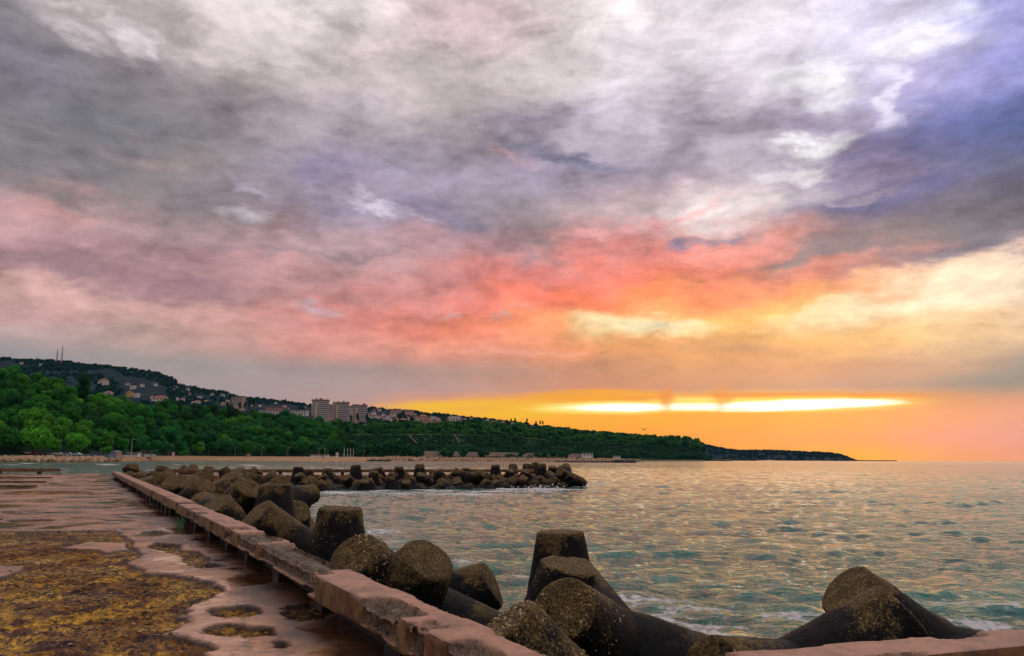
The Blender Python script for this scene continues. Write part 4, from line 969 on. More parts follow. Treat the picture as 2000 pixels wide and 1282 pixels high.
def tree(p, crown, trunk, sc, tint, label, group, name='broadleaf_tree', rz=0., cat='tree'):
    r = obj(name, None, loc=p, rot=(0, 0, rz), scale=sc, label=label, cat=cat, group=group)
    c = obj('crown', crown, r); c.color = (*tint, 1)
    if trunk: obj('trunk', trunk, r)
    return r
rt = random.Random(5)
TINTS = [((1., 1., .8), 'deep green rounded tree on the wooded slope behind the beach'), ((3.0, 1.75, 1.0), 'bright yellow green tree on the wooded slope behind the beach'),
         ((.3, .42, .6), 'dark emerald tree on the wooded slope behind the beach'), ((.8, 1.1, 2.2), 'blue green tree on the wooded slope behind the beach'), ((2.6, 1.2, 1.5), 'olive brown spring tree on the wooded slope behind the beach')]
ntree = 0; STUFFT = []
rows = [(t, 9.) for t in (.0, .09, .18, .28, .38, .49, .6, .72, .85, .97)]
for ri, (t, sp) in enumerate(rows):
    px = -90. + rt.uniform(0, 20)
    while px < 668:
        y = Y0(px) + DP(px) * t; p = hill1(px, t + rt.uniform(-.03, .03)); p.z -= 1.0 if t else .5
        n = vnoise(np.array([[px * .012, t * 2.5, 3.]]), 6)[0]
        w = rt.random() * .55 + n * .6
        bright = px < 240 or rt.random() < .25
        k = 1 if (w > .72 and bright) else 2 if w < .38 else 3 if (w > .6 and px > 250) else 4 if w > .86 else 0
        tint, lab = TINTS[k]; v = rt.uniform(.75, 1.25); f = 1.0 if px < 350 else .8
        wh = ('at the far left edge' if px < 60 else 'above the parked cars' if px < 150 else 'above the blue shed' if px < 235 else 'above the white kiosk' if px < 300 else 'above the red hut' if px < 390 else 'behind the middle of the beach' if px < 500 else 'below the long pale block' if px < 600 else 'below the apartment towers')
        hi_ = ('at the foot of the slope ' if t < .1 else 'low on the slope ' if t < .35 else 'halfway up the slope ' if t < .65 else 'high on the slope ' if t < .9 else 'on the treeline ')
        lab = lab.replace(' on the wooded slope behind the beach', '') + ' ' + hi_ + wh
        if ntree < 292:
            tree(p, CROWN[rt.randrange(6)], TRUNK[rt.randrange(3)], rt.uniform(.75, 1.2) * (1. if t < .9 else 1.08), tuple(c * v * f for c in tint), lab, 'trees of the wooded slope', rz=rt.uniform(0, 6.3)); ntree += 1
        else: STUFFT.append((p, rt.uniform(.8, 1.2)))
        px += sp * 1530 / y * rt.uniform(.75, 1.2)
print('trees', ntree, len(STUFFT))
def joined_wood(name, spots, crowns, tint, kind='stuff'):
    V = []; F = []; k = 0
    for (p, s) in spots:
        cv, n = crowns[rt.randrange(len(crowns))]
        a = rt.uniform(0, 6.3); ca, sa = math.cos(a) * s, math.sin(a) * s
        q = np.stack([cv[:, 0] * ca - cv[:, 1] * sa, cv[:, 0] * sa + cv[:, 1] * ca, cv[:, 2] * s], 1) + np.array(p)
        V.append(q); k += n
    V = np.vstack(V); F = np.arange(len(V)).reshape(-1, 4)
    o = obj(name, mesh(name, V, F, M_LEAF), kind=kind); o.color = (*tint, 1); return o
def raw_crown(seed, rx, rz, blobs, count, size, h):
    P, d, rs_ = crown_points(seed, rx, rz, blobs, count); P[:, 2] += h; V, F = leaf_quads(P, d, rs_, size); return V, len(V)
RC = [raw_crown(300 + i, 4.6, 3.8, 7, 330, .75, 4.5) for i in range(5)]
RB = [raw_crown(320 + i, 2.4, 1.3, 4, 60, .62, .7) for i in range(4)]
up = []; low = []; scrub = []
px = 650.
for t, sp in ((.70, 8.), (.78, 8.), (.87, 8.), (.95, 8.), (1.0, 7.)):
    px = 650. + rt.uniform(0, 8)
    while px < 1372:
        y = Y0(px) + DP(px) * t; p = hill1(px, t + rt.uniform(-.04, .04)); p.z -= 2.5
        up.append((p, rt.uniform(.8, 1.7) * (1.15 if px > 900 else 1) * (1.25 if px > 1290 else 1))); px += sp * 1530 / y * rt.uniform(.6, 1.4)
for t, sp in ((.0, 9.), (.03, 13.), (.08, 10.), (.24, 10)):
    px = 655. + rt.uniform(0, 10)
    while px < 1388:
        nn = vnoise(np.array([[px * .035, t * 5., 9.]]), 51)[0]; y = Y0(px) + DP(px) * t; p = hill1(px, max(0, t + rt.uniform(-.02, .02))); p.z -= 1
        if nn > .34 and not (t < .2 and any(a_ < px < b_ for a_, b_ in ((832,860),(884,900),(914,932),(950,968),(990,1012),(1022,1046),(1108,1146)))): low.append((p, rt.uniform(.6, .9) + nn * .9))
        px += sp * 1530 / y * rt.uniform(.6, 1.5)
for px, t, sc in ((748,.05,2.3),(775,.06,2.6),(795,.04,2.0),(700,.05,1.5),(1345,.9,2.6),(1356,.95,2.4),(1320,1.,2.1),(1305,.95,2.),(1368,.8,2.0),(1335,.6,2.4),(1360,.5,2.4),(1374,.3,1.8),(1240,1.,1.9),(1225,1.,1.7),(1380,.1,1.6)):
    p = hill1(px, t); p.z -= 3; (up if t > .5 else low).append((p, sc))
for t in np.arange(.16, .72, .022):
    px = 650.
    while px < 1385:
        y = Y0(px) + DP(px) * t; tj = t + rt.uniform(-.03, .03); nn = vnoise(np.array([[px * .03, tj * 9., 5.]]), 44)[0]
        scrub.append((hill1(px, tj), rt.uniform(.5, 1.1) + nn * 1.1)); px += (2.5 + 4 * (1 - nn)) * 1530 / y * rt.uniform(.4, 1.6)
rt.shuffle(up); rt.shuffle(low)
h1, h2 = len(up) // 3, len(low) // 2
joined_wood('woodland_above_terrace', up[:h1], RC, (.38, .50, .9)); joined_wood('lighter_woodland_above_terrace', up[h1:], RC, (1.5, .95, 1.0))
joined_wood('woodland_at_slope_foot', low[:h2], RC, (.28, .42, 1.2)); joined_wood('lighter_woodland_at_slope_foot', low[h2:], RC, (.6, .62, 1.2))
h3 = len(scrub) // 2; rt.shuffle(scrub)
joined_wood('hillside_scrub', scrub[:h3], RB, (.34, .34, .9)); joined_wood('paler_hillside_scrub', scrub[h3:], RB, (.62, .46, .9))
if STUFFT: joined_wood('more_slope_woodland', STUFFT, RC, (.9, .9, 1.))
# ridge woods: crowns that only read as a mass
ridge = []
for i in range(3800):
    px = rt.uniform(-120, 1345); t = 1 - rt.random() ** 1.6 * .95
    n = vnoise(np.array([[px * .02, t * 6., 1.]]), 16)[0]
    if t < .93 and n < .33: continue
    p = hill2(px, t); p.z -= 2.; ridge.append((p, rt.uniform(1., 2.) * (1.1 if px < 340 else .8)))
for px in np.arange(-60, 1350, 2.2):
    p = hill2(px, rt.uniform(.97, 1.)); p.z -= 3.; ridge.append((p, rt.uniform(.8, 1.7) * (1.1 if px < 340 else .75)))
RR = [raw_crown(340 + i, 4.6, 3.4, 5, 70, 1.5, 3.5) for i in range(4)]
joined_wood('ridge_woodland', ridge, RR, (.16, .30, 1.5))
head = []
for i in range(900):
    px = rt.uniform(1345, 1672); t = 1 - rt.random() ** 1.3; p = hill3(px, t); p.z -= 2; head.append((p, rt.uniform(1., 2.2) * min(1, (1690 - px) / 60)))
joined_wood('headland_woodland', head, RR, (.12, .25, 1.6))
# landmark trees
def lone(px, pyb, d, sc, tint, label, crown, name, group=None):
    p = at_d(px, pyb, d); return tree(p, crown, TRUNK[0], sc, tint, label, group, name, rt.uniform(0, 6))
lone(160, 786, 500, (1.1, 1.1, 1.12), (.28, .40, .7), 'tall dark poplar rising out of the wooded slope at the far left', POPLAR, 'poplar_tree')
for q in ((1022,829,1500,.8),(1006,829,1500,.55),(1028,826,1500,.6)): pass
for px, pyb, d, s in ((444,800,1150,1.2),(452,802,1150,1.),(468,803,1150,1.3),(478,801,1150,1.2),(487,800,1150,1.5),(494,799,1150,1.6),(558,790,1900,1.3),(685,826,1100,1.1),(698,826,1100,1.3),(716,826,1100,1.2),(858,812,1900,.9),(998,828,1600,1.1),(1006,826,1600,1.),(1029,829,1600,1.2),(1047,831,1600,.9),(1055,831,1600,.9),(1060,832,1600,1.),(1112,839,1700,.7),(1177,848,1700,.7),(893,832,1100,.8),(905,832,1100,.9)):
    lone(px, pyb, d, s, (.22, .32, .6), 'dark narrow cypress ' + ('left of the long pale slab' if px < 500 else 'alone on the skyline left of the towers' if px < 600 else 'in front of the right tower' if px < 720 else 'by the hillside district' if px < 910 else 'in the left skyline pair' if px < 1015 else 'in the middle of the yellow skyline' if px < 1040 else 'in the right skyline trio' if px < 1070 else 'farther down the ridge'), CYP, 'cypress_tree', 'dark cypresses along the ridge')
for px, py, d, s in ((206,893,340,.55),(362,892,500,.5),(352,892,505,.35)):
    p = at_d(px, py, d); p.z = 2.6; tree(p, SMALLC[0], None, s, (1.6, 1.3, .8), {206: 'small bright bush tree by the blue shed on the shore', 362: 'bright green bush at the top of the beach', 352: 'smaller pale bush left of the bright green one on the beach'}[px], None, 'bush', cat='bush')

# ---------------------------------------------------------------- buildings
M_PALE = plain('pale_render', (.62, .54, .48), .8, .12, .4); M_PINK = plain('pink_render', (.50, .30, .24), .8, .12, .4); M_WHITE = plain('white_paint', (.72, .68, .64), .7, .1, .5)
M_ROOF = plain('red_tiles', (.30, .11, .07), .85, .25, .8); M_GREYR = plain('grey_roof', (.16, .15, .15), .85, .2, .8); M_GLASS = plain('window_glass', (.03, .04, .05), .15, .2, .3); M_YEL = plain('yellow_render', (.55, .36, .10), .8, .1, .4)
M_BEIGE = plain('beige_concrete', (.42, .31, .22), .85, .15, .3); M_BLUE = plain('blue_paint', (.10, .17, .26), .6, .15, 1.); M_RED = plain('red_paint', (.42, .07, .06), .6, .15, 1.); M_DARK = plain('dark_metal', (.05, .05, .055), .6, .2, 1.); M_STEEL = plain('galvanised_steel', (.35, .36, .36), .5, .15, 1.)
def house_parts(w, dpt, h, hr, walls, roof, flat=False):
    """parts of one house, centred on its base"""
    out = []
    mb = MB(); mb.box(-w/2, w/2, -dpt/2, dpt/2, -4, h); out.append(('wall', mb.mesh('wall', walls)))
    mb = MB(); o = .5
    if flat: mb.box(-w/2-.3, w/2+.3, -dpt/2-.3, dpt/2+.3, h+.003, h+.7)
    else:
        V = [(-w/2-o,-dpt/2-o,h+.003),(w/2+o,-dpt/2-o,h+.003),(w/2+o,dpt/2+o,h+.003),(-w/2-o,dpt/2+o,h+.003),(-w/2+dpt*.35,0,h+hr),(w/2-dpt*.35,0,h+hr)]
        mb.add(V, [(3,2,1,0),(0,1,5,4),(1,2,5),(2,3,4,5),(3,0,4)])
    out.append(('roof', mb.mesh('roof', roof)))
    wm = MB(); wm.box(-.7, .7, -.06, .06, 0, 1.5); wmesh = wm.mesh('window', M_GLASS)
    nfl = max(1, int(h // 3)); nx = max(2, int(w // 3.4))
    for f in range(nfl):
        for i in range(nx): out.append(('window', wmesh, (-w/2 + (i + .5) * w / nx, -dpt/2 - .03, .9 + f * 3)))
    return out
def build(name, parts, loc, rz, label, cat, group=None, sc=1.):
    r = obj(name, None, loc=loc, rot=(0, 0, rz), scale=sc, label=label, cat=cat, group=group)
    for q in parts: obj(q[0], q[1], r, loc=q[2] if len(q) > 2 else None)
    return r
HT = [(house_parts(12, 9, 6, 3, M_WHITE, M_ROOF), 'white house with red roof'), (house_parts(10, 9, 5.5, 2.6, M_PINK, M_ROOF), 'pink house with red roof'), (house_parts(14, 10, 8.5, 0, M_PALE, M_GREYR, True), 'pale flat roofed house'),
      (house_parts(9, 8, 6, 3, M_YEL, M_ROOF), 'yellow house with red roof'), (house_parts(16, 10, 6, 3.5, M_PALE, M_ROOF), 'wide pale house with red roof')]
def put_house(px, py, k, sc, where, group, label=None):
    p = on_hill2(px, py); p.z += 1.5
    if not label:
        where += ', ' + ('high up' if py < SK2(px) + 14 else 'lower down') + ' ' + ('right of the poplar' if px < 270 else 'left of the beige block' if px < 440 else 'left of the towers' if px < 620 else 'next to the towers' if px < 780 else 'farther right' if px < 905 else 'under the yellow sky' if px < 1080 else 'where it nears the sea')
        where = where.replace('in the hillside district right of the towers', 'in the district')
    build('house', HT[k][0], p, rt.uniform(-.6, .6), label or HT[k][1] + ' ' + where, 'house', group, sc)
put_house(195, 752, 4, 1.6, '', None, 'large pinkish villa alone on the dark ridge right of the poplar')
put_house(30, 713, 0, .9, '', None, 'small white gabled house high on the ridge at the far left')
put_house(70, 716, 2, .9, '', None, 'pale long house high on the ridge left of the masts')
put_house(207, 776, 0, 1.4, '', None, 'white house with red roof just above the trees right of the poplar')
put_house(249, 775, 3, 1.3, '', None, 'yellow house just above the treetops left of the long pale block')
put_house(310, 789, 4, 1.7, '', None, 'large building with broad brown roof behind the treetops')
for px, py, k in ((263,776,2),(325,784,0),(340,784,2),(354,785,0),(384,790,4),(400,789,0),(435,793,3),(298,755,0),(272,756,0),(253,760,2),(338,760,0),(362,764,0),(345,752,1)): put_house(px, py, k, .85, 'among trees', 'houses scattered over the ridge')
for i in range(24):
    px = rt.uniform(215, 600); py = rt.uniform(max(748, SK2(px) + 5), 800); put_house(px, py, rt.choice([0, 0, 2, 2, 4]), rt.uniform(.5, .8), 'among trees', 'houses scattered over the ridge')
for i in range(62):
    px = rt.uniform(712, 905); py = SK2(px) + rt.uniform(3, 22); put_house(px, py, rt.choice([0, 1, 2, 4, 1]), rt.uniform(.5, .85), 'in the hillside district right of the towers', 'houses right of the apartment towers')
for i in range(40):
    px = rt.uniform(905, 1270); py = SK2(px) + rt.uniform(2, 9); put_house(px, py, rt.choice([0, 1, 2, 4]), rt.uniform(.45, .7), 'along the ridge', 'houses along the descending ridge')
for px, py, k, sc, lab in ((787,826,1,1.3,'pink block of houses in front of the hillside district'),(826,821,1,1.5,'tall salmon house standing highest above the trees right of the towers'),(832,828,4,1.2,'salmon coloured house with red roof below the tall one'),(888,824,2,1.4,'white flat roofed building at the right end of the hillside district')):
    p = at_d(px, py + 3, 1240 + px * .1); build('house', HT[k][0], p, .2, lab, 'house', None, sc)
# three apartment towers
def tower(px0, px1, pyt, d, label, floors=14):
    a, b = at_d(px0, pyt, d), at_d(px1, pyt, d); W = (b.x - a.x) * .90; D = 15.; fh = 3.0; top = a.z; H = floors * fh
    r = obj('apartment_tower', None, loc=((a.x + b.x) / 2, d, top - H), rot=(0, 0, R(14)), label=label, cat='apartment block', group='three apartment towers on the hill')
    mb = MB(); mb.box(-W/2, W/2, -D/2, D/2, -15, H); part('wall', mb.mesh('wall', M_DARKWALL), r)
    fm = MB(); fm.box(-W*.17, W/2 + .5, -D/2 - 1.3, -D/2 + .01, .0, 1.25); fme = fm.mesh('balcony', M_PALE)
    lm = MB(); lm.box(-W/2 - 1.2, -W*.30, -D/2 - 1.2, -D/2 + .01, 0, 1.2); lme = lm.mesh('balcony', M_PALE)
    for f in range(floors):
        part('balcony', fme, r, loc=(0, 0, f * fh)); part('balcony', lme, r, loc=(0, 0, f * fh + .4))
    for x in (-.27, -.21):
        mb = MB(); mb.box(W * x - .8, W * x + .8, -D/2 - 2.0, -D/2 + .02, -15, H - 2.5); part('fin', mb.mesh('fin', M_FIN), r)
    mb = MB(); mb.box(-W/2 - 1.2, W/2 + .9, -D/2 - 1.8, D/2 + .6, H + .003, H + 1.6); part('roof_slab', mb.mesh('roof_slab', M_PINK), r)
    mb = MB(); rs_ = random.Random(int(px0))
    for i in range(6): x = rs_.uniform(-W/2, W/2 - 3); mb.box(x, x + rs_.uniform(1.5, 3.5), -3 + rs_.uniform(-2, 2), 2, H + 1.6, H + rs_.uniform(2.4, 4.2))
    part('roof_housing', mb.mesh('roof_housing', M_DARK), r)
    wm = MB(); wm.box(-.9, .9, -.05, .05, 0, 1.5); wme = wm.mesh('window', M_GLASS)
    for f in range(floors):
        for i in range(6): part('window', wme, r, loc=(-W*.12 + i * W * .105, -D/2 - .03, f * fh + 1.35))
    return r
M_DARKWALL = plain('tower_wall', (.28, .25, .24), .85, .3, .5); M_FIN = plain('tower_fin', (.66, .46, .28), .8, .1, .3)
tower(609, 644, 783, 1250, 'leftmost and tallest of the three apartment towers above the trees'); tower(650, 683, 788, 1290, 'middle one of the three apartment towers above the trees'); tower(688, 718, 793, 1330, 'rightmost and lowest of the three apartment towers')
def block(px0, px1, pyt, pyb, d, mat, label, rz=0., floors=4, roofm=None):
    a, b, c = at_d(px0, pyt, d), at_d(px1, pyt, d), at_d(px0, pyb, d); W = b.x - a.x; H = a.z - c.z
    r = obj('apartment_block', None, loc=((a.x + b.x) / 2, d, c.z), rot=(0, 0, rz), label=label, cat='building')
    mb = MB(); mb.box(-W/2, W/2, 0, 14, -12, H); part('wall', mb.mesh('wall', mat), r)
    mb = MB(); mb.box(-W/2 - .5, W/2 + .5, -.6, 14.5, H + .003, H + .8); part('roof', mb.mesh('roof', roofm or M_GREYR), r)
    n = max(3, int(W / 5)); fh = H / floors; wm = MB(); wm.box(-W / n * .3, W / n * .3, -.05, .05, 0, fh * .5); wme = wm.mesh('window', M_GLASS)
    for f in range(floors):
        for i in range(n): part('window', wme, r, loc=(-W/2 + (i + .5) * W / n, -.03, f * fh + fh * .25))
    return r
block(503, 600, 801, 815, 1380, M_PALE, 'long pale apartment slab left of the three towers', R(-6), 4)
block(520, 562, 796, 812, 1450, M_PINK, 'pinkish block rising behind the long pale slab', R(8), 5, M_ROOF)
block(450, 475, 775, 792, 1700, M_BEIGE, 'beige angular block on the skyline left of the towers', R(-20), 5)
block(641, 652, 791, 815, 1400, M_PINK, 'pinkish block wedged between the left and middle towers', 0, 8)
block(682, 690, 795, 815, 1420, M_PALE, 'narrow block wedged between the middle and right towers', 0, 7)
block(592, 612, 814, 826, 1180, M_GREYR, 'small grey building at the foot of the left tower', 0, 3)
block(262, 274, 768, 775, 2100, M_PALE, 'pale grey block among houses above the treetops at left', 0, 3)
block(790, 806, 801, 806, 1900, M_PINK, 'small pink hotel on the skyline right of the towers', 0, 3); block(762, 782, 800, 806, 1900, M_PINK, 'low pink block on the skyline just right of the towers', 0, 3)
block(1138, 1158, 885.5, 891, 930, M_WHITE, 'white beach pavilion at the right end of the long sea wall', 0, 2)
block(1200, 1212, 891, 894, 1150, M_WHITE, 'tiny white beach house far right on the shore road', 0, 1)
# long beige wall behind the shore road
wa, wb = at_d(830, 880, 848), at_d(1150, 884, 1168); wd = wb - wa
r = obj('sea_wall', None, loc=(wa.x, wa.y, 4.), rot=(0, 0, math.atan2(wd.y, wd.x)), label='long low beige wall at the foot of the terraced slope', cat='wall')
mb = MB(); Lw = math.hypot(wd.x, wd.y); mb.box(0, Lw, 0, 1.2, -2, 5.2); part('wall_face', mb.mesh('wall_face', M_BEIGE), r)
mb = MB(); mb.box(-.2, Lw + .2, -.2, 1.4, 5.203, 5.6); part('coping', mb.mesh('coping', M_PALE), r)
mb = MB(); mb.box(-.3, .3, -.35, .0, -2, 5.15); pm = mb.mesh('pier_strip', M_BEIGE)
for i in range(int(Lw / 9)): part('pier_strip', pm, r, loc=(4 + i * 9, 0, 0))
# terrace edge path on the slope
V = []; F = []
for i, px in enumerate(np.arange(662, 1255, 8.)):
    p = hill1(px, .60); V += [(p.x, p.y - 2, p.z + 1.6), (p.x, p.y + 3, p.z + 2.8)]
    if i: F.append((2*i-2, 2*i, 2*i+1, 2*i-1))
obj('terrace_path', mesh('terrace_path', V, F, land_material('terrace_grass', [(.3, (.03, .08, .02)), (.7, (.07, .12, .03))], .1)), kind='structure')
for x0, y0_, x1, y1_, lab in ((888,848,897,862,'pale flight of steps down the terraced slope'),(800,850,815,866,'faint path slanting down the slope left of the steps')):
    a, b = at_d(x0, y0_, 930), at_d(x1, y1_, 900); mb = MB(); 
    n = 14
    for i in range(n):
        q = a.lerp(b, i / n); mb.box(q.x - .3, q.x + .3, q.y - 4, q.y - 2, q.z - 1, q.z + .1)
    r = obj('steps', None, label=lab, cat='steps'); part('tread', mb.mesh('tread', M_BEIGE), r)

# ---------------------------------------------------------------- rocks
M_ROCK = plain('shore_rock', (.42, .27, .16), .85, .5, .6, bump=.3); M_ROCKD = plain('dark_rock', (.06, .05, .045), .7, .4, .6)
ICO = np.array([(0,0,1),(.89,0,.45),(.28,.85,.45),(-.72,.53,.45),(-.72,-.53,.45),(.28,-.85,.45),(.72,.53,-.45),(-.28,.85,-.45),(-.89,0,-.45),(-.28,-.85,-.45),(.72,-.53,-.45),(0,0,-1)])
ICF = [(0,1,2),(0,2,3),(0,3,4),(0,4,5),(0,5,1),(1,6,2),(2,7,3),(3,8,4),(4,9,5),(5,10,1),(6,7,2),(7,8,3),(8,9,4),(9,10,5),(10,6,1),(11,7,6),(11,8,7),(11,9,8),(11,10,9),(11,6,10)]
def rocks(name, spots, mat):
    V = []; F = []; rs_ = np.random.RandomState(len(spots))
    for i, (x, y, z, s) in enumerate(spots):
        qm, _ = np.linalg.qr(rs_.normal(size=(3, 3)))
        V.append((ICO * rs_.uniform(.7, 1.2, (12, 1)) * [1.2, .9, .7] * s) @ qm + [x, y, z]); F += [tuple(j + 12 * i for j in f) for f in ICF]
    return obj(name, mesh(name, np.vstack(V), F, mat), kind='stuff')
sp = []
for i in range(1500):
    px = rt.uniform(-250, 236); u = rt.random() * min(1, (246 - px) / 60); q = shore(px, .06 + .17 * u); sp.append((q.x, q.y, q.z - .3 + rt.uniform(-.2, .4), rt.uniform(.5, 1.25)))
rocks('shore_rocks', sp, M_ROCK)
sp = []
for i in range(1900):
    px = rt.uniform(715, 1242); u = rt.random(); y = Yw(max(px, 770)) - 4 + 9 * u; a, _ = ray(px, 895); sp.append((a * y, y, -.3 + 3.0 * u * min(1, (px - 690) / 60) * (1 if px < 1200 else .8) + rt.uniform(-.3, .4), rt.uniform(.6, 1.4)))
rocks('long_rock_embankment', sp, M_ROCK)
sp = []
for i in range(420):
    px = rt.uniform(1085, 1242); y = rt.uniform(612, 622); a, _ = ray(px, 895); sp.append((a * y, y, rt.uniform(-.4, .6) + (1.4 * rt.random() if px > 1195 else 0), rt.uniform(.6, 1.3)))
rocks('rock_jetty', sp, M_ROCKD)
for (x0, x1, d, z) in ((1335, 1430, 1450, 1.2), (1428, 1479, 2000, 1.6), (715, 760, 545, .7)):
    a, b = at_d(x0, 899, d), at_d(x1, 899, d); mb = MB(); n = 12
    for i in range(n):
        xa = a.x + (b.x - a.x) * i / n; xb = a.x + (b.x - a.x) * (i + 1) / n - .6; mb.box(xa, xb, d + (i % 3) * .8, d + 12, -1, z + (i % 4) * .25)
    r = obj('low_jetty', None, label={1450: 'thin dark jetty reaching out below the headland', 2000: 'farthest thin dark jetty in front of the headland', 545: 'short groyne of blocks at the right end of the beach'}[d], cat='jetty'); part('jetty_block', mb.mesh('jetty_block', M_ROCKD), r)

# ---------------------------------------------------------------- shore buildings and fittings
def ground(px, py, d=None):
    """point on the low shore land seen at this pixel column"""
    lo, hi = 0., 1.; 
    y = d; a, _ = ray(px, py)
    t = (y - Yw(px) + 6) / (Y0(px) + 10 - Yw(px)); return shore(px, min(1., max(0., t)))
def car(px, d, paint, label, rz=0.):
    p = ground(px, 889, d); r = obj('parked_car', None, loc=(p.x, p.y, p.z + .1), rot=(0, 0, rz), label=label, cat='car', group='cars parked behind the shore rocks')
    prof = [(-2.1,.35),(-2.15,.75),(-1.95,.95),(-1.35,1.0),(-.75,1.42),(.65,1.45),(1.35,1.02),(2.0,.92),(2.15,.7),(2.1,.35)]
    mb = MB(); mb.prism(prof, -.85, .85); part('body', mb.mesh('body', paint), r)
    mb = MB(); mb.prism([(-1.2,1.02),(-.7,1.36),(.6,1.39),(1.15,1.04)], -.87, .87); part('side_windows', mb.mesh('side_windows', M_GLASS), r)
    for x in (-1.3, 1.3):
        for y in (-.8, .8):
            mb = MB(); mb.tube((0, -.12, 0), (0, .12, 0), .33, n=12); w = part('wheel', mb.mesh('wheel', M_DARK), r, loc=(x, y, .33))
    for y in (-.6, .6):
        mb = MB(); mb.box(2.1, 2.17, y - .15, y + .15, .62, .78); part('headlight', mb.mesh('headlight', M_WHITE), r)
    return r
def paint(n, c): return plain(n, c, .3, .05, 1., 0.2)
for px, c, lab, rz in ((54,(.45,.44,.46),'silver car, leftmost of those parked behind the shore rocks',.5),(71,(.30,.03,.05),'dark red car parked behind the shore rocks',1.1),(87,(.05,.05,.06),'black car just right of the dark red one',.8),(101,(.10,.12,.16),'dark blue car in the middle of the parked row',.3),(114,(.50,.50,.50),'light grey car in the middle of the parked row',.15),(133,(.28,.33,.42),'long blue grey car second from the right in the parked row',0.05),(150,(.35,.50,.62),'light blue car at the right end of the parked row',3.1)):
    car(px, 362, paint('car_paint', c), lab, rz)
def hut(name, px0, px1, pyt, d, dep, wall, roof, label, cat, wins=3, gable=0., door=True):
    a, b = at_d(px0, pyt, d), at_d(px1, pyt, d); g = ground((px0 + px1) / 2, 890, d); W = b.x - a.x; H = max(2.2, a.z - g.z)
    r = obj(name, None, loc=((a.x + b.x) / 2, d, g.z - .1), label=label, cat=cat)
    mb = MB(); mb.box(-W/2, W/2, 0, dep, 0, H); part('wall', mb.mesh('wall', wall), r)
    mb = MB()
    if gable: mb.add([(-W/2-.3,-.3,H+.003),(W/2+.3,-.3,H+.003),(W/2+.3,dep+.3,H+.003),(-W/2-.3,dep+.3,H+.003),(0,-.3,H+gable),(0,dep+.3,H+gable)], [(3,2,1,0),(0,1,4),(2,3,5),(1,2,5,4),(3,0,4,5)])
    else: mb.box(-W/2 - .3, W/2 + .3, -.5, dep + .3, H + .003, H + .22)
    part('roof', mb.mesh('roof', roof), r)
    for i in range(wins):
        mb = MB(); mb.box(-.45, .45, -.05, .05, 0, .8); part('window', mb.mesh('window', M_GLASS), r, loc=(-W/2 + (i + .5) * W / wins, -.03, H * .55))
    if door: mb = MB(); mb.box(-.45, .45, -.06, .06, 0, 2.); part('door', mb.mesh('door', M_DARK), r, loc=(W * .22, -.03, 0))
    return r
hut('beach_shed', 176, 212, 887.5, 352, 6, M_BLUE, M_GREYR, 'low blue grey shed with posts beside the shore rocks', 'shed', 5)
hut('beach_hut', 215, 228, 883, 372, 5, M_PINK, M_GREYR, 'small pinkish hut between the blue shed and the white kiosk', 'hut', 2, .8)
hut('kiosk', 247, 269, 885.5, 436, 4, M_WHITE, M_PALE, 'white kiosk with dark slot windows beside the tall lamp post', 'kiosk', 5, 0., False)
hut('beach_hut', 310.5, 317.5, 886.5, 505, 3, M_RED, M_RED, 'small red hut on the beach', 'hut', 1, .9)
hut('container', 326, 337, 884.5, 508, 3, M_PALE, M_PALE, 'cream container beside the red hut on the beach', 'container', 1, 0.)
hut('beach_hut', 481, 487, 888.5, 560, 2, M_PINK, M_ROOF, 'tiny pink hut alone in the middle of the beach', 'hut', 1, .4, False)
hut('beach_bar', 606, 640, 889, 620, 5, M_WHITE, M_GREYR, 'low white beach bar under the trees at the right part of the beach', 'bar', 6)
hut('lifeguard_tower', 656, 660, 886, 640, 2, M_WHITE, M_WHITE, 'small white lifeguard tower at the right part of the beach', 'tower', 1, .8, False)
# open pavilion
d = 458; a, b = at_d(268, 880, d), at_d(297, 880, d); g = ground(282, 890, d); W = b.x - a.x; H = a.z - g.z
r = obj('pavilion', None, loc=((a.x + b.x) / 2, d, g.z), label='open glazed pavilion with thin posts right of the white kiosk', cat='pavilion')
mb = MB(); mb.box(-W/2 - .4, W/2 + .4, -.5, 6, H - .3, H); part('roof', mb.mesh('roof', M_GREYR), r)
for i in range(7): mb = MB(); mb.box(-.1, .1, -.1, .1, 0, H - .305); part('post', mb.mesh('post', M_STEEL), r, loc=(-W/2 + i * W / 6, 0, 0))
mb = MB(); mb.box(-W/2 + .2, W/2 - .2, .3, 5.5, 0, H * .45); part('glazed_room', mb.mesh('glazed_room', M_STEEL), r)
mb = MB(); mb.box(W*.0, W*.36, -.25, .2, 0, 1.3); part('counter', mb.mesh('counter', M_WHITE), r)
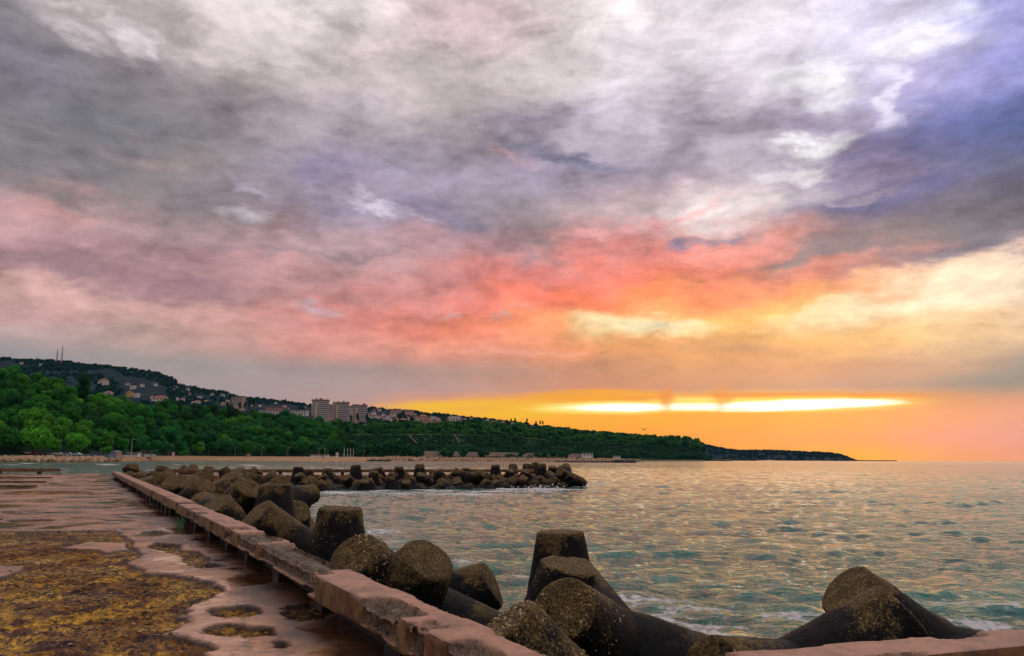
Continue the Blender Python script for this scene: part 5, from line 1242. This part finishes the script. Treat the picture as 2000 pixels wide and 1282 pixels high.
# white boat pulled up beside the kiosk
g = ground(238, 893, 412); r = obj('rowing_boat', None, loc=(g.x, g.y, g.z + .2), rot=(0, 0, R(-6)), label='long white boat lying left of the white kiosk', cat='boat')
st = [(-3.2,.05,.55),(-2.2,.6,.45),(0,.85,.35),(1.8,.7,.4),(3.0,.35,.5)]
V = []; F = []
for x, w_, z_ in st: V += [(x, -w_, .75 + z_ * .2), (x, -w_ * .6, .1), (x, w_ * .6, .1), (x, w_, .75 + z_ * .2)]
for i in range(4):
    for j in range(3): F.append((4*i+j, 4*i+j+1, 4*i+5+j, 4*i+4+j))
F += [(16,17,18,19)]
part('hull', mesh('hull', V, F, M_WHITE), r); mb = MB(); mb.box(-.6, -.3, -.7, .7, .55, .62); mb.box(1., 1.3, -.6, .6, .55, .62); part('thwart', mb.mesh('thwart', M_BEIGE), r)
def lamp(px, pyt, d, label, group=None, heads=1, h=None, col=None):
    g = ground(px, 890, d); top = at_d(px, pyt, d).z; H = top - g.z
    r = obj('street_lamp', None, loc=g, label=label, cat='street lamp', group=group)
    mb = MB(); mb.tube((0, 0, -.3), (0, 0, H), .11, .07, 8); part('pole', mb.mesh('pole', col or M_STEEL), r)
    for s in ((1,) if heads == 1 else (-1, 1)):
        mb = MB(); mb.tube((0, 0, H - .05), (s * .75, 0, H + .12), .05, .05, 6); part('arm', mb.mesh('arm', col or M_STEEL), r)
        mb = MB(); mb.box(s * .75 - .38, s * .75 + .38, -.17, .17, H + .06, H + .24); part('lamp_head', mb.mesh('lamp_head', M_WHITE), r)
    return r
M_POST = plain('lamp_post_paint', (.85, .83, .78), .5, .05, 1.)
lamp(256, 859, 430, 'tall pale lamp post standing beside the white kiosk', None, 1, None, M_POST)
lamp(272, 875, 466, 'thin lamp post behind the pavilion')
for i, px in enumerate((407, 459, 511, 562)): lamp(px, 874.5, 575, 'grey lamp post behind the beach, %s from the left of its row' % ('first', 'second', 'third', 'fourth')[i], 'lamp posts along the top of the beach')
for px in (623, 634): lamp(px, 877, 640, {623: 'left one of the two double armed lamps by the beach bar', 634: 'right one of the two double armed lamps by the beach bar'}[px], None, 2)
lamp(711, 880.5, 660, 'pale lamp post right of the flagpoles')
for i, px in enumerate((672, 679, 684.5, 690)):
    g = ground(px, 890, 650); H = at_d(px, 876.5, 650).z - g.z
    r = obj('flagpole', None, loc=g, label='bare pale flagpole, %s of four at the right end of the beach' % ('first from the left', 'second from the left', 'third from the left', 'rightmost')[i], cat='flagpole', group='flagpoles')
    mb = MB(); mb.tube((0, 0, 0), (0, 0, H), .16, .10, 8); part('pole', mb.mesh('pole', M_POST), r)
    mb = MB(); mb.tube((0, 0, H), (0, 0, H + .3), .2, .1, 8); part('finial', mb.mesh('finial', M_WHITE), r); mb = MB(); mb.box(-.5, .5, -.5, .5, -.2, .3); part('base_block', mb.mesh('base_block', M_PALE), r)
# masts on the ridge
def mast(px, pyt, pyb, d, label, lattice=True, dish=True):
    p = at_d(px, pyb, d); H = at_d(px, pyt, d).z - p.z + 3; r = obj('radio_mast', None, loc=(p.x, p.y, p.z - 3), label=label, cat='mast')
    if not lattice:
        mb = MB(); mb.tube((0, 0, 0), (0, 0, H), .7, .35, 6); part('pole', mb.mesh('pole', M_STEEL), r); mb = MB(); mb.tube((0, 0, H * .6), (0, 0, H * .66), 1.3, 1.3, 8); part('antenna', mb.mesh('antenna', M_STEEL), r); return r
    mb = MB(); L3 = [(3.6 * math.cos(t), 3.6 * math.sin(t)) for t in (.5, 2.6, 4.7)]
    for k in range(3):
        mb = MB(); mb.tube((L3[k][0], L3[k][1], 0), (L3[k][0] * .2, L3[k][1] * .2, H * .88), .7, .5, 5); part('leg', mb.mesh('leg', M_RW), r)
    mb = MB(); n = 9
    for i in range(n):
        z0, z1 = H * .88 * i / n, H * .88 * (i + 1) / n; s0, s1 = 1 - .8 * i / n, 1 - .8 * (i + 1) / n
        for k in range(3):
            j = (k + 1) % 3; mb.tube((L3[k][0] * s0, L3[k][1] * s0, z0), (L3[j][0] * s1, L3[j][1] * s1, z1), .34, .34, 4); mb.tube((L3[k][0] * s0, L3[k][1] * s0, z0), (L3[j][0] * s0, L3[j][1] * s0, z0), .3, .3, 4)
    part('bracing', mb.mesh('bracing', M_RW), r)
    mb = MB(); mb.tube((0, 0, H * .88), (0, 0, H), .55, .35, 5); part('antenna', mb.mesh('antenna', M_STEEL), r)
    for i in range(3):
        mb = MB(); z = H * (.62 + .1 * i); mb.tube((1.0, -1.2, z), (1.6, -2., z), 1.4, 1.5, 8); part('dish', mb.mesh('dish', M_STEEL), r)
    return r
M_RW = plain('mast_paint', (.30, .17, .16), .6, .3, .1)
mast(119.5, 672, 708, 2750, 'taller lattice radio mast on the ridge at the left'); mast(110, 681, 708, 2750, 'shorter lattice radio mast left of the taller one'); mast(71, 694, 706, 2800, 'thin pole mast on the ridge, left of the two lattice masts', False)
mast(755, 792, 801, 1900, 'thin pole mast on the skyline right of the towers', False); mast(1054, 820, 832, 1900, 'thin pole on the skyline among cypresses', False); mast(1578, 876, 884, 3900, 'tiny tower on top of the headland', False)

# a walker on the sand
def person(px, d):
    g = ground(px, 897, d); V = [(0,0,.92),(0,0,1.15),(0,0,1.42),(0,0,1.52),(0,0,1.66),(-.1,0,.9),(-.13,-.12,.5),(-.14,-.02,.06),(-.14,-.16,.03),(.1,0,.9),(.12,.10,.5),(.13,.26,.08),(.13,.14,.03),(-.2,0,1.4),(-.26,.06,1.1),(-.25,-.08,.86),(.2,0,1.4),(.27,-.05,1.1),(.25,-.16,.88)]
    E = [(0,1),(1,2),(2,3),(3,4),(0,5),(5,6),(6,7),(7,8),(0,9),(9,10),(10,11),(11,12),(2,13),(13,14),(14,15),(2,16),(16,17),(17,18)]
    rad = [.15,.14,.15,.06,.11,.10,.07,.045,.04,.10,.07,.045,.04,.06,.045,.035,.06,.045,.035]
    me = bpy.data.meshes.new('person'); me.from_pydata(V, E, []); me.materials.append(M_DARK)
    o = obj('person', me, loc=g, rot=(0, 0, .8), label='tiny dark clothed person walking on the sand below the red hut', cat='person')
    sk = o.modifiers.new('skin', 'SKIN'); me.skin_vertices or me.attributes
    if not me.skin_vertices: bpy.context.view_layer.update()
    o.modifiers.new('sub', 'SUBSURF').levels = 1
    for i, r_ in enumerate(rad): me.skin_vertices[0].data[i].radius = (r_, r_)
    me.skin_vertices[0].data[0].use_root = True
    return o
try: person(314, 486)
except Exception as ex: print('person', ex)

# gulls over the headland
def gull(px, py, d, span, rz, flap, label):
    r = obj('seagull', None, loc=at_d(px, py, d), rot=(R(10), R(25), rz), scale=span / 1.3, label=label, cat='gull')
    V = []; F = []; n = 8; prof = [(-.30,.005),(-.22,.05),(-.05,.075),(.12,.07),(.22,.045),(.27,.04),(.31,.012)]
    for x, rr in prof: V += [(x, rr * math.cos(2*math.pi*i/n), rr * .9 * math.sin(2*math.pi*i/n)) for i in range(n)]
    for k in range(len(prof) - 1):
        for i in range(n): F.append((k*n+i, k*n+(i+1)%n, (k+1)*n+(i+1)%n, (k+1)*n+i))
    F += [tuple(range(n))[::-1], tuple(range((len(prof)-1)*n, len(prof)*n))]
    part('body', mesh('body', V, F, M_GULL, True), r)
    for s in (-1, 1):
        P_ = [(.10,.05,.02),(-.10,.05,.02),(.13,.30,.02 + flap * .8),(-.06,.30,.02 + flap * .8),(.02,.52,flap*.7),(-.10,.50,flap*.7),(-.14,.70,flap*.35)]
        V = [(x, s * y, z + .012) for x, y, z in P_] + [(x, s * y, z - .012) for x, y, z in P_]
        f = [(0,1,3,2),(2,3,5,4),(4,5,6)]; F = f + [tuple(i + 7 for i in q[::-1]) for q in f]
        bd = [0,2,4,6,5,3,1]; F += [(bd[i], bd[(i+1)%7], bd[(i+1)%7]+7, bd[i]+7) for i in range(7)]
        part('wing', mesh('wing', V, F, M_GULL), r)
    mb = MB(); mb.tube((.30, 0, 0), (.37, 0, -.01), .015, .004, 6); part('beak', mb.mesh('beak', M_YEL), r)
    return r
M_GULL = plain('gull_feathers', (.16, .16, .17), .8, .1, 2.)
gull(1257, 840, 150, 1.35, 1.1, .35, 'gull flying low against the orange sky above the headland')
gull(1293, 834, 420, 1.3, .4, .2, 'faint gull high right of the larger one'); gull(1343, 853, 330, 1.2, 1.9, .3, 'tiny gull just above the last treetops')

# spray where the swell breaks on the breakwater tip
M_SPRAY = plain('spray', (.78, .76, .74), .8, .05, 4)
rs_ = np.random.RandomState(9); sp = []
for cx, cy, cnt, sx, sz in ((1088, 940, 900, 1.1, .75), (1095, 945, 500, 1.7, .35), (1060, 951, 120, 2.2, .2), (1030, 957, 90, 2.6, .12), (640, 962, 40, 2., .1), (740, 966, 40, 2., .12), (900, 966, 60, 3., .1)):
    c = at_z(cx, cy + 6, .0)
    for i in range(cnt): sp.append((c.x + rs_.normal() * sx * .6, c.y + rs_.normal() * .5, abs(rs_.normal()) * sz, rs_.uniform(.03, .09)))
o = rocks('breaking_spray', sp, M_SPRAY)
# seaweed hanging under the parapet
g = pier(spier(322, 990)[0], BEAM_A + .1, DECK); mb = MB()
for i in range(16):
    x = rs_.uniform(-.10, .10); y = rs_.uniform(-.1, .1); h = rs_.uniform(.08, .24); w = .02
    mb.add([(x - w, y, h), (x + w, y, h), (x + w + rs_.uniform(-.05, .05), y - .04, -.02), (x - w, y - .04, -.02)], [(0, 1, 2, 3)])
o = obj('seaweed', mb.mesh('seaweed', plain('seaweed', (.02, .13, .03), .5, .3, 8)), loc=g, label='bright green seaweed hanging under the parapet beam', cat='seaweed')
# haze over the bay
HAZE = 0.000018
if HAZE:
    m = bpy.data.materials.new('haze_air'); m.use_nodes = True; t = m.node_tree; t.nodes.clear(); k = Kit(t)
    v = k.n('ShaderNodeVolumePrincipled'); v.inputs['Color'].default_value = (.18, .40, .85, 1); v.inputs['Density'].default_value = HAZE; v.inputs['Anisotropy'].default_value = .2
    oo = k.n('ShaderNodeOutputMaterial'); k.L(v.outputs[0], oo.inputs['Volume'])
    mb = MB(); mb.box(-6500, 6500, -500, 6500, -4.2, 460); obj('haze', mb.mesh('haze', m), kind='stuff')
